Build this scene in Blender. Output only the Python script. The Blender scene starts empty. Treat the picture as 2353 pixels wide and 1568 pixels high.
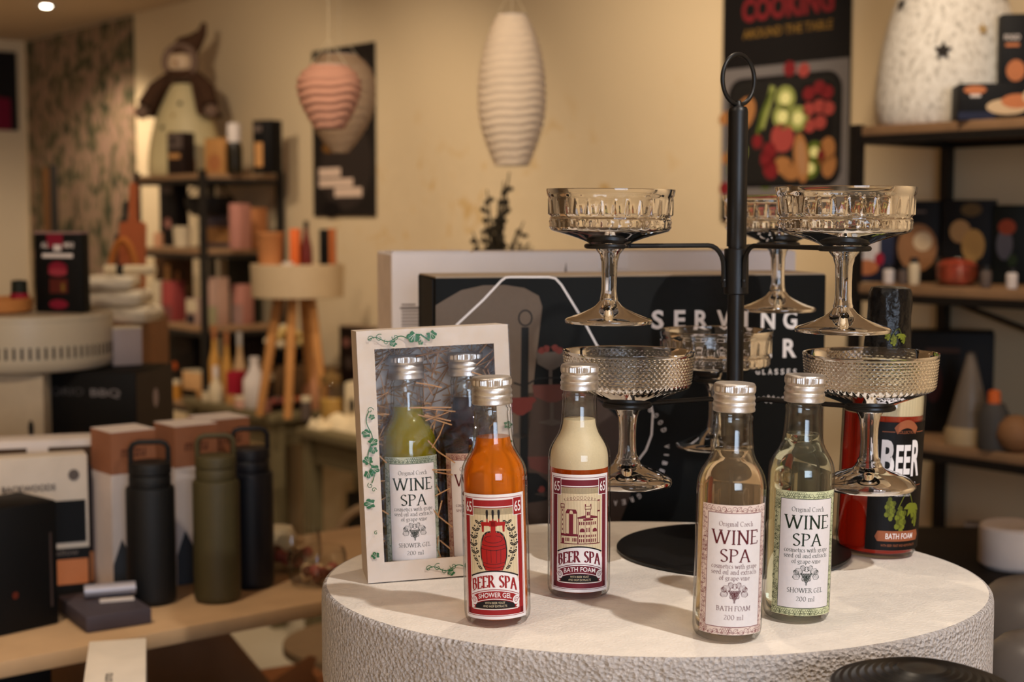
import bpy, bmesh, math, random
from mathutils import Vector, Matrix
from math import sin, cos, pi, radians as R
random.seed(7)
SC = bpy.context.scene
COL = SC.collection
# ---------------------------------------------------------------- camera
F = 3400.0; CX = 1176.5; CY = 784.0; PITCH = math.atan(284 / 3400.0); CZ = 1.5
cd = bpy.data.cameras.new('camera'); cam = bpy.data.objects.new('camera', cd); COL.objects.link(cam)
cam.location = (0, 0, CZ); cam.rotation_euler = (pi / 2 - PITCH, 0, 0)
cd.sensor_width = 36; cd.lens = F / 2353 * 36
cd.dof.use_dof = True; cd.dof.focus_distance = 1.22; cd.dof.aperture_fstop = 6.3
cd.clip_start = 0.05
SC.camera = cam
# ---------------------------------------------------------------- render look
SC.view_settings.view_transform = 'Standard'; SC.view_settings.look = 'None'
SC.view_settings.exposure = 0.0; SC.view_settings.gamma = 1.0
cy = SC.cycles
cy.use_denoising = True; cy.max_bounces = 12; cy.transmission_bounces = 12; cy.transparent_max_bounces = 12
cy.diffuse_bounces = 4; cy.glossy_bounces = 4; cy.caustics_refractive = True; cy.caustics_reflective = False
cy.blur_glossy = 0.6; cy.sample_clamp_indirect = 6.0
# ---------------------------------------------------------------- world and lights
def lin(c):
    return tuple(((v / 255) / 12.92 if v / 255 <= .04045 else ((v / 255 + .055) / 1.055) ** 2.4) for v in c[:3])
w = bpy.data.worlds.new('world'); SC.world = w; w.use_nodes = True
w.node_tree.nodes['Background'].inputs[0].default_value = (.60, .42, .27, 1)
w.node_tree.nodes['Background'].inputs[1].default_value = 0.17
WARM = (1.0, .82, .62); COOL = (.66, .80, 1.0)
def aim(o, target):
    o.rotation_euler = (Vector(target) - Vector(o.location)).to_track_quat('-Z', 'Y').to_euler()
def spot(loc, target, power, angle=60, size=.03, color=WARM, blend=.6):
    d = bpy.data.lights.new('spot_lamp', 'SPOT'); d.energy = power; d.spot_size = R(angle); d.spot_blend = blend
    d.color = color; d.shadow_soft_size = size
    o = bpy.data.objects.new('spot_lamp', d); COL.objects.link(o); o.location = loc; aim(o, target); return o
def area(loc, target, power, sx, sy, color):
    d = bpy.data.lights.new('area_lamp', 'AREA'); d.shape = 'RECTANGLE'; d.size = sx; d.size_y = sy; d.energy = power; d.color = color
    o = bpy.data.objects.new('area_lamp', d); COL.objects.link(o); o.location = loc; aim(o, target); return o
CEIL = 2.48
# ceiling spots over the display table
spot((.72, .58, 2.44), (.10, 1.30, 1.18), 52, 50, .018, (1, .94, .87))
spot((.20, 1.75, 2.44), (.15, 1.30, 1.18), 12, 60, .02)
spot((-.55, .75, 2.44), (.0, 1.3, 1.18), 10, 60, .02)
# ceiling spots along the long wall and over the side tables
for (x, y, tx, ty, tz, p) in ((-.95, 4.4, -.55, 5.3, 1.5, 48), (.05, 3.4, .3, 4.5, 1.5, 58), (.75, 2.5, 1.05, 3.6, 1.5, 34), (-1.5, 4.9, -1.2, 6.2, 1.6, 34),
                              (-.9, 3.9, -.9, 4.6, .9, 26), (-.75, 1.5, -.8, 2.6, .95, 44)):
    spot((x, y, 2.44), (tx, ty, tz), p, 95, .05, WARM, .9)
spot((.9, -.3, 2.44), (1.1, -1.8, 1.2), 250, 140, .05)  # added spot behind the camera, brightens the walls the glasses mirror
spot((-1.3, .2, 2.44), (-2.0, -.6, 1.0), 190, 140, .05)  # second added spot behind the camera, lifts the unseen half of the room
spot((1.6, 1.2, 2.44), (2.3, 1.0, 1.0), 70, 130, .05)
spot((-2.6, 4.6, 2.44), (-3.2, 5.6, 1.4), 80, 130, .05)
spot((-.3, 2.0, 2.44), (-.1, 2.9, 1.75), 26, 55, .04)  # added spot that brightens the hanging lanterns
spot((-2.15, 6.83, 2.44), (-2.3, 7.2, .8), 60, 120, .05)
# daylight through the shop window behind the photographer
area((1.15, -2.6, 1.75), (.3, 1.3, 1.2), 70, 1.7, 1.3, COOL)
# ---------------------------------------------------------------- materials
MATS = {}
def mat(name, rgb, rough=.55, metal=0., trans=0., ior=1.45, noise=0., nscale=40., bump=0., bscale=60., spec=None, emis=0., coat=0., sss=0.):
    if name in MATS: return MATS[name]
    m = bpy.data.materials.new(name); m.use_nodes = True; nt = m.node_tree; b = nt.nodes['Principled BSDF']
    c = lin(rgb) + (1,)
    b.inputs['Base Color'].default_value = c; b.inputs['Roughness'].default_value = rough; b.inputs['Metallic'].default_value = metal
    b.inputs['Transmission Weight'].default_value = trans; b.inputs['IOR'].default_value = ior
    if coat: b.inputs['Coat Weight'].default_value = coat; b.inputs['Coat Roughness'].default_value = .08
    if spec is not None: b.inputs['Specular IOR Level'].default_value = spec
    if emis: b.inputs['Emission Color'].default_value = c; b.inputs['Emission Strength'].default_value = emis
    if sss: b.inputs['Subsurface Weight'].default_value = sss
    if noise or bump:
        tc = nt.nodes.new('ShaderNodeTexCoord')
    if noise:
        n = nt.nodes.new('ShaderNodeTexNoise'); n.inputs['Scale'].default_value = nscale; n.inputs['Detail'].default_value = 4
        nt.links.new(tc.outputs['Object'], n.inputs['Vector'])
        r = nt.nodes.new('ShaderNodeMapRange'); r.inputs['To Min'].default_value = 1 - noise; r.inputs['To Max'].default_value = 1 + noise
        r.inputs['From Min'].default_value = .3; r.inputs['From Max'].default_value = .7
        nt.links.new(n.outputs['Fac'], r.inputs['Value'])
        mx = nt.nodes.new('ShaderNodeVectorMath'); mx.operation = 'SCALE'; mx.inputs[0].default_value = c[:3]
        nt.links.new(r.outputs[0], mx.inputs['Scale']); nt.links.new(mx.outputs[0], b.inputs['Base Color'])
    if bump:
        n2 = nt.nodes.new('ShaderNodeTexNoise'); n2.inputs['Scale'].default_value = bscale; n2.inputs['Detail'].default_value = 5
        nt.links.new(tc.outputs['Object'], n2.inputs['Vector'])
        bp = nt.nodes.new('ShaderNodeBump'); bp.inputs['Strength'].default_value = bump; bp.inputs['Distance'].default_value = .004
        nt.links.new(n2.outputs['Fac'], bp.inputs['Height']); nt.links.new(bp.outputs[0], b.inputs['Normal'])
    MATS[name] = m; return m
def ramp_mat(name, stops, scale=(1, 1, 1), kind='noise', tscale=5., rough=.6, bump=0., detail=4., dist=0.):
    m = bpy.data.materials.new(name); m.use_nodes = True; nt = m.node_tree; b = nt.nodes['Principled BSDF']
    b.inputs['Roughness'].default_value = rough
    tc = nt.nodes.new('ShaderNodeTexCoord'); mp = nt.nodes.new('ShaderNodeMapping'); mp.inputs['Scale'].default_value = scale
    nt.links.new(tc.outputs['Object'], mp.inputs[0])
    if kind == 'noise':
        t = nt.nodes.new('ShaderNodeTexNoise'); t.inputs['Detail'].default_value = detail; t.inputs['Distortion'].default_value = dist; out = t.outputs['Fac']
    else:
        t = nt.nodes.new('ShaderNodeTexVoronoi'); out = t.outputs['Distance']
    t.inputs['Scale'].default_value = tscale; nt.links.new(mp.outputs[0], t.inputs['Vector'])
    cr = nt.nodes.new('ShaderNodeValToRGB'); cr.color_ramp.elements[0].position = stops[0][0]; cr.color_ramp.elements[0].color = lin(stops[0][1]) + (1,)
    cr.color_ramp.elements[1].position = stops[-1][0]; cr.color_ramp.elements[1].color = lin(stops[-1][1]) + (1,)
    for p, c in stops[1:-1]:
        e = cr.color_ramp.elements.new(p); e.color = lin(c) + (1,)
    nt.links.new(out, cr.inputs[0]); nt.links.new(cr.outputs[0], b.inputs['Base Color'])
    if bump:
        bp = nt.nodes.new('ShaderNodeBump'); bp.inputs['Strength'].default_value = bump; bp.inputs['Distance'].default_value = .003
        nt.links.new(out, bp.inputs['Height']); nt.links.new(bp.outputs[0], b.inputs['Normal'])
    MATS[name] = m; return m
# ---------------------------------------------------------------- pixel helpers (target pixels -> points of the place)
def ray(px, py):
    x = (px - CX) / F; y = -(py - CY) / F
    return Vector((x, cos(PITCH) + y * sin(PITCH), -sin(PITCH) + y * cos(PITCH)))
def V(px, py, Y):
    d = ray(px, py); return Vector((0, 0, CZ)) + d * (Y / d.y)
def G(px, py, z):
    d = ray(px, py); return Vector((0, 0, CZ)) + d * ((z - CZ) / d.z)
def zat(py, Y): return V(CX, py, Y).z
def hp(px, Y): return px * Y / F
WU = Vector((.63, -.777, 0)).normalized(); WN = Vector((-.777, -.63, 0)).normalized(); WO = Vector((0, 5, 0)); WYAW = math.atan2(WU.y, WU.x)
def WS(px, n):
    k = (px - CX) / F
    return (k * (5 + WN.y * n) - WN.x * n) / (WU.x - k * WU.y)
def WP(s, n, z=0): 
    p = WO + WU * s + WN * n; return Vector((p.x, p.y, z))
def WPX(px, n, z=0): return WP(WS(px, n), n, z)
# ---------------------------------------------------------------- objects
def tag(o, label=None, cat=None, group=None, kind=None):
    if label: o['label'] = label
    if cat: o['category'] = cat
    if group: o['group'] = group
    if kind: o['kind'] = kind
    return o
def thing(name, label, cat, loc=(0, 0, 0), rz=0., group=None, rot=None):
    o = bpy.data.objects.new(name, None); COL.objects.link(o); o.empty_display_size = .05
    o.location = loc; o.rotation_euler = rot if rot else (0, 0, rz)
    return tag(o, label, cat, group)
def copy_tree(o, parent=None):
    c = o.copy(); COL.objects.link(c); c.parent = parent
    for ch in list(o.children): copy_tree(ch, c)
    return c
class MB:
    def __init__(s): s.v = []; s.f = []; s.m = []; s.s = []; s.mi = 0; s.sm = False; s.X = Matrix.Identity(4)
    def add(s, vs, fs, smooth=None):
        b = len(s.v); s.v += [tuple(s.X @ Vector(v)) for v in vs]
        for f in fs:
            s.f.append([i + b for i in f]); s.m.append(s.mi); s.s.append(s.sm if smooth is None else smooth)
        return s
    def box(s, x0, y0, z0, x1, y1, z1, bev=0.):
        if bev <= 0:
            vs = [(x0, y0, z0), (x1, y0, z0), (x1, y1, z0), (x0, y1, z0), (x0, y0, z1), (x1, y0, z1), (x1, y1, z1), (x0, y1, z1)]
            return s.add(vs, [(0, 3, 2, 1), (4, 5, 6, 7), (0, 1, 5, 4), (1, 2, 6, 5), (2, 3, 7, 6), (3, 0, 4, 7)], False)
        bm = bmesh.new(); bmesh.ops.create_cube(bm, size=1)
        for v in bm.verts: v.co = Vector(((x0 + x1) / 2 + v.co.x * (x1 - x0), (y0 + y1) / 2 + v.co.y * (y1 - y0), (z0 + z1) / 2 + v.co.z * (z1 - z0)))
        bmesh.ops.bevel(bm, geom=list(bm.edges), offset=bev, segments=2, affect='EDGES', profile=.5)
        bm.verts.index_update(); s.add([v.co[:] for v in bm.verts], [[v.index for v in f.verts] for f in bm.faces], False); bm.free(); return s
    def lathe(s, prof, seg=32, c=(0, 0, 0), rf=None, smooth=True, sx=1., sy=1.):
        vs = []; fs = []; n = len(prof)
        for (r, z) in prof:
            for k in range(seg):
                a = 2 * pi * k / seg; rr = rf(a, r, z) if rf else r
                vs.append((c[0] + rr * cos(a) * sx, c[1] + rr * sin(a) * sy, c[2] + z))
        for i in range(n - 1):
            for k in range(seg):
                k2 = (k + 1) % seg; fs.append((i * seg + k, i * seg + k2, (i + 1) * seg + k2, (i + 1) * seg + k))
        if prof[0][0] > 1e-6: fs.append(list(range(seg))[::-1])
        if prof[-1][0] > 1e-6: fs.append([(n - 1) * seg + k for k in range(seg)])
        return s.add(vs, fs, smooth)
    def surf(s, prof, seg, rf=None, flat=None):          # open surface of revolution
        vs = []; n = len(prof)
        for (r, z) in prof:
            for k in range(seg):
                a = 2 * pi * k / seg; rr = rf(a, r, z) if rf else r; vs.append((rr * cos(a), rr * sin(a), z))
        b = len(s.v); s.v += [tuple(s.X @ Vector(v)) for v in vs]
        for i in range(n - 1):
            for k in range(seg):
                k2 = (k + 1) % seg; s.f.append([b + i * seg + k, b + i * seg + k2, b + (i + 1) * seg + k2, b + (i + 1) * seg + k]); s.m.append(s.mi)
                s.s.append(not (flat and flat[0] <= min(prof[i][1], prof[i + 1][1]) and max(prof[i][1], prof[i + 1][1]) <= flat[1] and prof[i][0] > flat[2]))
        return s
    def tube(s, pts, r, seg=8, closed=False, caps=True):
        pts = [Vector(p) for p in pts]; n = len(pts); rs = r if isinstance(r, (list, tuple)) else [r] * n
        vs = []; fs = []; up = Vector((0, 0, 1)); prev = None
        for i, p in enumerate(pts):
            a = pts[(i - 1) % n] if (closed or i) else p; b = pts[(i + 1) % n] if (closed or i < n - 1) else p
            t = (b - a).normalized()
            if prev is None:
                u = t.cross(up) if abs(t.dot(up)) < .95 else t.cross(Vector((1, 0, 0)))
            else: u = prev - t * prev.dot(t)
            u.normalize(); prev = u; w_ = t.cross(u)
            for k in range(seg):
                an = 2 * pi * k / seg; vs.append(p + (u * cos(an) + w_ * sin(an)) * rs[i])
        for i in range(n if closed else n - 1):
            j = (i + 1) % n
            for k in range(seg):
                k2 = (k + 1) % seg; fs.append((i * seg + k, i * seg + k2, j * seg + k2, j * seg + k))
        if caps and not closed: fs.append(list(range(seg))[::-1]); fs.append([(n - 1) * seg + k for k in range(seg)])
        return s.add(vs, fs, True)
    def prism(s, pts, y0, y1):                           # polygon in XZ, thickness along Y
        n = len(pts); vs = [(p[0], y0, p[1]) for p in pts] + [(p[0], y1, p[1]) for p in pts]
        return s.add(vs, [list(range(n)), list(range(n, 2 * n))[::-1]] + [(i, i + n, (i + 1) % n + n, (i + 1) % n) for i in range(n)], False)
    def plate(s, pts, z0, z1):                           # polygon in XY, thickness along Z
        n = len(pts); vs = [(p[0], p[1], z0) for p in pts] + [(p[0], p[1], z1) for p in pts]
        return s.add(vs, [list(range(n))[::-1], list(range(n, 2 * n))] + [(i, (i + 1) % n, (i + 1) % n + n, i + n) for i in range(n)], False)
    def ball(s, c, r, seg=12, sz=(1, 1, 1)):
        prof = [(0 if i in (0, seg) else r * sin(pi * i / seg) , -r * cos(pi * i / seg) * sz[2]) for i in range(seg + 1)]
        prof[0] = (1e-7, prof[0][1]); prof[-1] = (1e-7, prof[-1][1])
        return s.lathe(prof, seg * 2, c, sx=sz[0], sy=sz[1])
    def build(s, name, mats, parent=None, loc=None):
        me = bpy.data.meshes.new(name); me.from_pydata(s.v, [], s.f)
        ms = mats if isinstance(mats, (list, tuple)) else [mats]
        for m_ in ms: me.materials.append(m_)
        me.polygons.foreach_set('material_index', s.m); me.polygons.foreach_set('use_smooth', s.s); me.update(); me.set_sharp_from_angle(angle=R(38))
        o = bpy.data.objects.new(name, me); COL.objects.link(o)
        if parent: o.parent = parent
        if loc: o.location = loc
        return o
def structure(name, mb, m, loc=None):
    return tag(mb.build(name, m, None, loc), kind='structure')
# ---------------------------------------------------------------- flat printed artwork
_tc = {}
def text_tris(s, bold=0.):
    key = (s, bold)
    if key in _tc: return _tc[key]
    cu = bpy.data.curves.new('t', 'FONT'); cu.body = s; cu.resolution_u = 3; cu.offset = bold
    o = bpy.data.objects.new('t', cu); COL.objects.link(o)
    dg = bpy.context.evaluated_depsgraph_get(); dg.update()
    me = o.evaluated_get(dg).to_mesh(); vs = [v.co.to_2d() for v in me.vertices]; fs = [list(p.vertices) for p in me.polygons]
    vs = [(v.x, v.y) for v in vs]
    o.evaluated_get(dg).to_mesh_clear(); bpy.data.objects.remove(o); bpy.data.curves.remove(cu)
    _tc[key] = (vs, fs); return vs, fs
def arc(cx, cy_, rx, ry, a0, a1, n=14):
    return [(cx + rx * cos(R(a0 + (a1 - a0) * i / n)), cy_ + ry * sin(R(a0 + (a1 - a0) * i / n))) for i in range(n + 1)]
def ell(cx, cy_, rx, ry, n=16, rot=0.):
    c, s = cos(R(rot)), sin(R(rot))
    return [(cx + rx * cos(2 * pi * i / n) * c - ry * sin(2 * pi * i / n) * s, cy_ + rx * cos(2 * pi * i / n) * s + ry * sin(2 * pi * i / n) * c) for i in range(n)]
# serif stroke font: cap height 1, x height .64, strokes drawn with a broad nib
SER = {}
def _g(ch, w_, st, ser=()): SER[ch] = (w_, st, ser)
_g('W', 1.42, [[(.1, 1), (.42, 0)], [(.42, 0), (.7, .95)], [(.7, .95), (1.0, 0)], [(1.0, 0), (1.3, 1)]], [(.1, 1), (1.3, 1), (.7, 1)])
_g('I', .42, [[(.21, 0), (.21, 1)]], [(.21, 0), (.21, 1)])
_g('N', 1.02, [[(.18, 0), (.18, 1)], [(.16, 1), (.84, 0)], [(.84, 0), (.84, 1)]], [(.18, 0), (.14, 1), (.84, 1)])
_g('E', .78, [[(.18, 0), (.18, 1)], [(.18, .98), (.68, .98), (.68, .82)], [(.18, .52), (.56, .52)], [(.18, .02), (.7, .02), (.73, .2)]], [(.16, 0), (.16, 1)])
_g('F', .74, [[(.18, 0), (.18, 1)], [(.18, .98), (.68, .98), (.68, .82)], [(.18, .52), (.56, .52)]], [(.18, 0), (.16, 1)])
_g('L', .72, [[(.18, 0), (.18, 1)], [(.18, .02), (.66, .02), (.68, .2)]], [(.16, 0), (.18, 1)])
_g('S', .68, [arc(.34, .74, .22, .25, 30, 200, 10) + [(.34, .52)] + arc(.34, .26, .24, .25, 60, -150, 12)[2:]])
_g('P', .76, [[(.18, 0), (.18, 1)], [(.18, .98), (.36, .98)] + arc(.38, .74, .27, .24, 90, -90) + [(.18, .5)]], [(.18, 0), (.14, 1)])
_g('R', .9, [[(.18, 0), (.18, 1)], [(.18, .98), (.36, .98)] + arc(.38, .75, .25, .23, 90, -90) + [(.18, .52)], [(.4, .52), (.8, 0)]], [(.18, 0), (.14, 1), (.84, 0)])
_g('B', .82, [[(.18, 0), (.18, 1)], [(.18, .98), (.36, .98)] + arc(.38, .76, .22, .22, 90, -90) + [(.18, .54)], [(.38, .53)] + arc(.4, .28, .27, .26, 90, -90) + [(.18, .02)]], [(.14, 0), (.14, 1)])
_g('A', .98, [[(.14, 0), (.47, 1)], [(.47, 1), (.84, 0)], [(.26, .36), (.7, .36)]], [(.14, 0), (.84, 0)])
_g('O', 1.0, [arc(.5, .5, .38, .5, 0, 360, 24)])
_g('C', .92, [arc(.5, .5, .38, .5, 45, 318, 20)])
_g('G', 1.0, [arc(.5, .5, .38, .5, 45, 320, 20) + [(.82, .4)], [(.6, .42), (.92, .42)]])
_g('H', 1.04, [[(.2, 0), (.2, 1)], [(.84, 0), (.84, 1)], [(.2, .52), (.84, .52)]], [(.2, 0), (.2, 1), (.84, 0), (.84, 1)])
_g('T', .86, [[(.43, 0), (.43, 1)], [(.08, .82), (.1, .98), (.76, .98), (.78, .82)]], [(.43, 0)])
_g('M', 1.2, [[(.2, 0), (.22, 1)], [(.22, 1), (.6, .08)], [(.6, .08), (.98, 1)], [(.98, 1), (1.0, 0)]], [(.2, 0), (.2, 1), (1.0, 0), (1.0, 1)])
X = .64
_g('a', .6, [arc(.28, .5, .16, .14, 170, 40, 6) + [(.44, .4), (.44, .08), (.54, .03)], arc(.28, .18, .17, .17, 60, 300, 10)])
_g('c', .56, [arc(.31, .32, .21, .32, 50, 315, 14)])
_g('d', .66, [arc(.3, .32, .2, .32, 40, 320, 14), [(.48, 0), (.48, 1.0)]], [(.44, 1.0), (.52, 0)])
_g('e', .58, [[(.12, .38), (.48, .38)] + arc(.3, .32, .2, .32, 10, 318, 16)])
_g('f', .38, [[(.18, 0), (.18, .82)] + arc(.3, .84, .12, .14, 180, 40, 6), [(.04, .62), (.34, .62)]], [(.18, 0)])
_g('g', .6, [arc(.27, .43, .17, .2, 0, 360, 14), [(.2, .22), (.16, .1), (.42, .04), (.48, -.08)] + arc(.3, -.14, .2, .12, 20, -200, 10), [(.4, .58), (.54, .62)]])
_g('h', .68, [[(.17, 0), (.17, 1.0)], [(.17, .48), (.3, .62), (.44, .6), (.5, .46), (.5, 0)]], [(.14, 1), (.17, 0), (.5, 0)])
_g('i', .34, [[(.17, 0), (.17, .62)], [(.16, .86), (.18, .86)]], [(.14, .62), (.17, 0)])
_g('l', .34, [[(.17, 0), (.17, 1.0)]], [(.14, 1), (.17, 0)])
_g('m', 1.0, [[(.17, 0), (.17, .62)], [(.17, .48), (.28, .62), (.42, .6), (.49, .46), (.49, 0)], [(.49, .48), (.62, .62), (.74, .6), (.82, .46), (.82, 0)]], [(.14, .62), (.17, 0), (.49, 0), (.82, 0)])
_g('n', .68, [[(.17, 0), (.17, .62)], [(.17, .48), (.3, .62), (.44, .6), (.5, .46), (.5, 0)]], [(.14, .62), (.17, 0), (.5, 0)])
_g('o', .6, [arc(.3, .32, .21, .32, 0, 360, 18)])
_g('p', .64, [[(.16, -.3), (.16, .62)], arc(.33, .32, .2, .31, 140, -140, 14)], [(.12, .62), (.16, -.3)])
_g('r', .48, [[(.16, 0), (.16, .62)], [(.16, .44), (.28, .6), (.42, .58)]], [(.12, .62), (.16, 0)])
_g('s', .48, [arc(.24, .48, .14, .15, 30, 200, 8) + [(.24, .33)] + arc(.24, .16, .16, .16, 60, -150, 8)[2:]])
_g('t', .4, [[(.17, .85), (.17, .1)] + arc(.28, .12, .11, .11, 180, 310, 5), [(.04, .62), (.34, .62)]])
_g('v', .6, [[(.08, .62), (.3, 0)], [(.3, 0), (.52, .62)]], [(.08, .62), (.52, .62)])
_g('w', .9, [[(.06, .62), (.26, 0)], [(.26, 0), (.45, .6)], [(.45, .6), (.64, 0)], [(.64, 0), (.84, .62)]], [(.06, .62), (.84, .62)])
_g('x', .62, [[(.1, .62), (.52, 0)], [(.52, .62), (.1, 0)]], [(.1, .62), (.52, .62), (.1, 0), (.52, 0)])
_g('z', .54, [[(.1, .48), (.1, .6), (.46, .6)], [(.46, .6), (.08, .03)], [(.08, .02), (.46, .02), (.48, .16)]])
_g('-', .4, [[(.08, .28), (.32, .28)]])
_g('0', .66, [arc(.32, .5, .23, .5, 0, 360, 18)])
_g('2', .64, [arc(.3, .74, .2, .25, 160, -20, 8) + [(.1, .03)], [(.1, .04), (.52, .04), (.56, .2)]])
_g(' ', .34, [])
class Art:
    """2D printed shapes; every entry is (points, material index, layer)"""
    def __init__(s): s.p = []
    def poly(s, pts, m, l=1): s.p.append(([tuple(q) for q in pts], m, l)); return s
    def rect(s, x0, y0, x1, y1, m, l=1): return s.poly([(x0, y0), (x1, y0), (x1, y1), (x0, y1)], m, l)
    def frame(s, x0, y0, x1, y1, t, m, l=1):
        s.rect(x0, y0, x1, y0 + t, m, l).rect(x0, y1 - t, x1, y1, m, l).rect(x0, y0 + t, x0 + t, y1 - t, m, l)
        return s.rect(x1 - t, y0 + t, x1, y1 - t, m, l)
    def line(s, pts, w_, m, l=2, nib=None):
        n = len(pts)
        if n < 2: return s
        L_ = []; R_ = []
        for i in range(n):
            a = pts[max(i - 1, 0)]; b = pts[min(i + 1, n - 1)]
            dx, dy = b[0] - a[0], b[1] - a[1]; d = math.hypot(dx, dy) or 1e-9; dx /= d; dy /= d
            ww = (w_[i] if isinstance(w_, list) else w_) / 2
            if nib is not None: ww *= max(.42, abs(sin(math.atan2(dy, dx) - R(nib))))
            L_.append((pts[i][0] - dy * ww, pts[i][1] + dx * ww)); R_.append((pts[i][0] + dy * ww, pts[i][1] - dx * ww))
        for i in range(n - 1): s.poly([R_[i], R_[i + 1], L_[i + 1], L_[i]], m, l)
        return s
    def text(s, t, cx, y, h, w_, m, l=3, bold=0., warp=None):
        vs, fs = text_tris(t, bold)
        if not vs: return s
        x0 = min(v[0] for v in vs); x1 = max(v[0] for v in vs); y1 = max(v[1] for v in vs); y0 = min(0, min(v[1] for v in vs)) if not t.isupper() else min(v[1] for v in vs)
        q = [(cx + ((v[0] - x0) / (x1 - x0) - .5) * w_, y + (v[1] - y0) / (y1 - y0) * h) for v in vs]
        if warp: q = [warp(*p) for p in q]
        for f in fs: s.poly([q[i] for i in f], m, l)
        return s
    def serif(s, t, cx, y, h, w_, m, l=3, wt=.15, warp=None, nib=22):
        tw = sum(SER[c][0] for c in t); k = w_ / tw; x = cx - w_ / 2
        sub = Art()
        for c in t:
            gw, st, ser = SER[c]
            for pts in st:
                q = [(x + a * k, y + b * h) for a, b in pts]
                if warp and len(q) == 2: q = [(q[0][0] + (q[1][0] - q[0][0]) * i / 4, q[0][1] + (q[1][1] - q[0][1]) * i / 4) for i in range(5)]
                sub.line(q, wt * h, m, l, nib=nib)
            for a, b in ser:
                ww = .13 * min(k, h); th = .035 * h
                sub.rect(x + a * k - ww, y + b * h - th, x + a * k + ww, y + b * h + th, m, l)
            x += gw * k
        for pts, mm, ll in sub.p: s.poly([warp(*p) for p in pts] if warp else pts, mm, ll)
        return s
    def mesh(s, name, mats, parent, bend=None, off=.00004, step=.0018, base=0., xf=None):
        """bend: radius of the cylinder the label is wrapped on (front is -Y); else flat in XZ at y=-base"""
        bm = bmesh.new()
        for pts, m, l in s.p:
            vs = [bm.verts.new((p[0], l * off, p[1])) for p in pts]
            try: f = bm.faces.new(vs); f.material_index = m
            except ValueError: pass
        if bend:
            xs = [v.co.x for v in bm.verts]; x = math.floor(min(xs) / step) * step
            while x < max(xs):
                bmesh.ops.bisect_plane(bm, geom=list(bm.verts) + list(bm.edges) + list(bm.faces), plane_co=(x, 0, 0), plane_no=(1, 0, 0)); x += step
            for v in bm.verts:
                r = bend + v.co.y; a = v.co.x / bend; v.co = Vector((r * sin(a), -r * cos(a), v.co.z))
        else:
            for v in bm.verts: v.co = Vector((v.co.x, -base - v.co.y, v.co.z))
        if xf:
            for v in bm.verts: v.co = xf @ v.co
        me = bpy.data.meshes.new(name); bm.to_mesh(me); bm.free()
        for m_ in mats: me.materials.append(m_)
        o = bpy.data.objects.new(name, me); COL.objects.link(o); o.parent = parent; return o
# ================================================================ FOREGROUND: white plinth disc, stand, glasses, bottles
M_glass = mat('clear_glass', (255, 255, 255), .0, trans=1, ior=1.46)
def schlick(nt, k=.9, r0=.04, normal=None):
    lw = nt.nodes.new('ShaderNodeLayerWeight'); lw.inputs[0].default_value = .5
    pw = nt.nodes.new('ShaderNodeMath'); pw.operation = 'POWER'; pw.inputs[1].default_value = 5
    ml = nt.nodes.new('ShaderNodeMath'); ml.operation = 'MULTIPLY_ADD'; ml.inputs[1].default_value = k; ml.inputs[2].default_value = r0
    if normal: nt.links.new(normal, lw.inputs['Normal'])
    nt.links.new(lw.outputs['Facing'], pw.inputs[0]); nt.links.new(pw.outputs[0], ml.inputs[0]); return ml.outputs[0]
def thin_glass(name):
    m = mat(name, (255, 255, 255), .0); nt = m.node_tree
    tr = nt.nodes.new('ShaderNodeBsdfTransparent'); gl = nt.nodes.new('ShaderNodeBsdfGlossy'); gl.inputs['Roughness'].default_value = .01; mx = nt.nodes.new('ShaderNodeMixShader')
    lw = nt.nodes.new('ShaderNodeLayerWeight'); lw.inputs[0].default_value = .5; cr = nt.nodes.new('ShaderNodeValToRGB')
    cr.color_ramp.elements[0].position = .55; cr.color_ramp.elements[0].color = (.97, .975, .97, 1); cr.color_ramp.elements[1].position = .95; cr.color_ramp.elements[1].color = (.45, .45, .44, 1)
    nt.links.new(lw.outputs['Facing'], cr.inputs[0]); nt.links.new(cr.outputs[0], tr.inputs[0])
    nt.links.new(schlick(nt), mx.inputs[0]); nt.links.new(tr.outputs[0], mx.inputs[1]); nt.links.new(gl.outputs[0], mx.inputs[2]); nt.links.new(mx.outputs[0], nt.nodes['Material Output'].inputs[0]); return m
M_bottle = thin_glass('bottle_glass')
M_black = mat('black_metal', (8, 8, 9), .42, metal=.0, spec=.5, noise=.15, nscale=30)
M_alu = mat('brushed_aluminium', (212, 208, 204), .42, metal=1., noise=.06, nscale=300, bump=.05, bscale=500)
M_paper = mat('label_paper', (232, 226, 226), .55, noise=.02, nscale=300)
M_cream = mat('cream_print', (214, 196, 160), .55, noise=.03, nscale=200)
ZT = 1.183; PC = (.127, 1.310); RX, RY = .297, .248; SAG = .006
def ztop(x, y): return ZT - SAG * (((x - PC[0]) / RX) ** 2 + ((y - PC[1]) / RY) ** 2)
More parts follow.
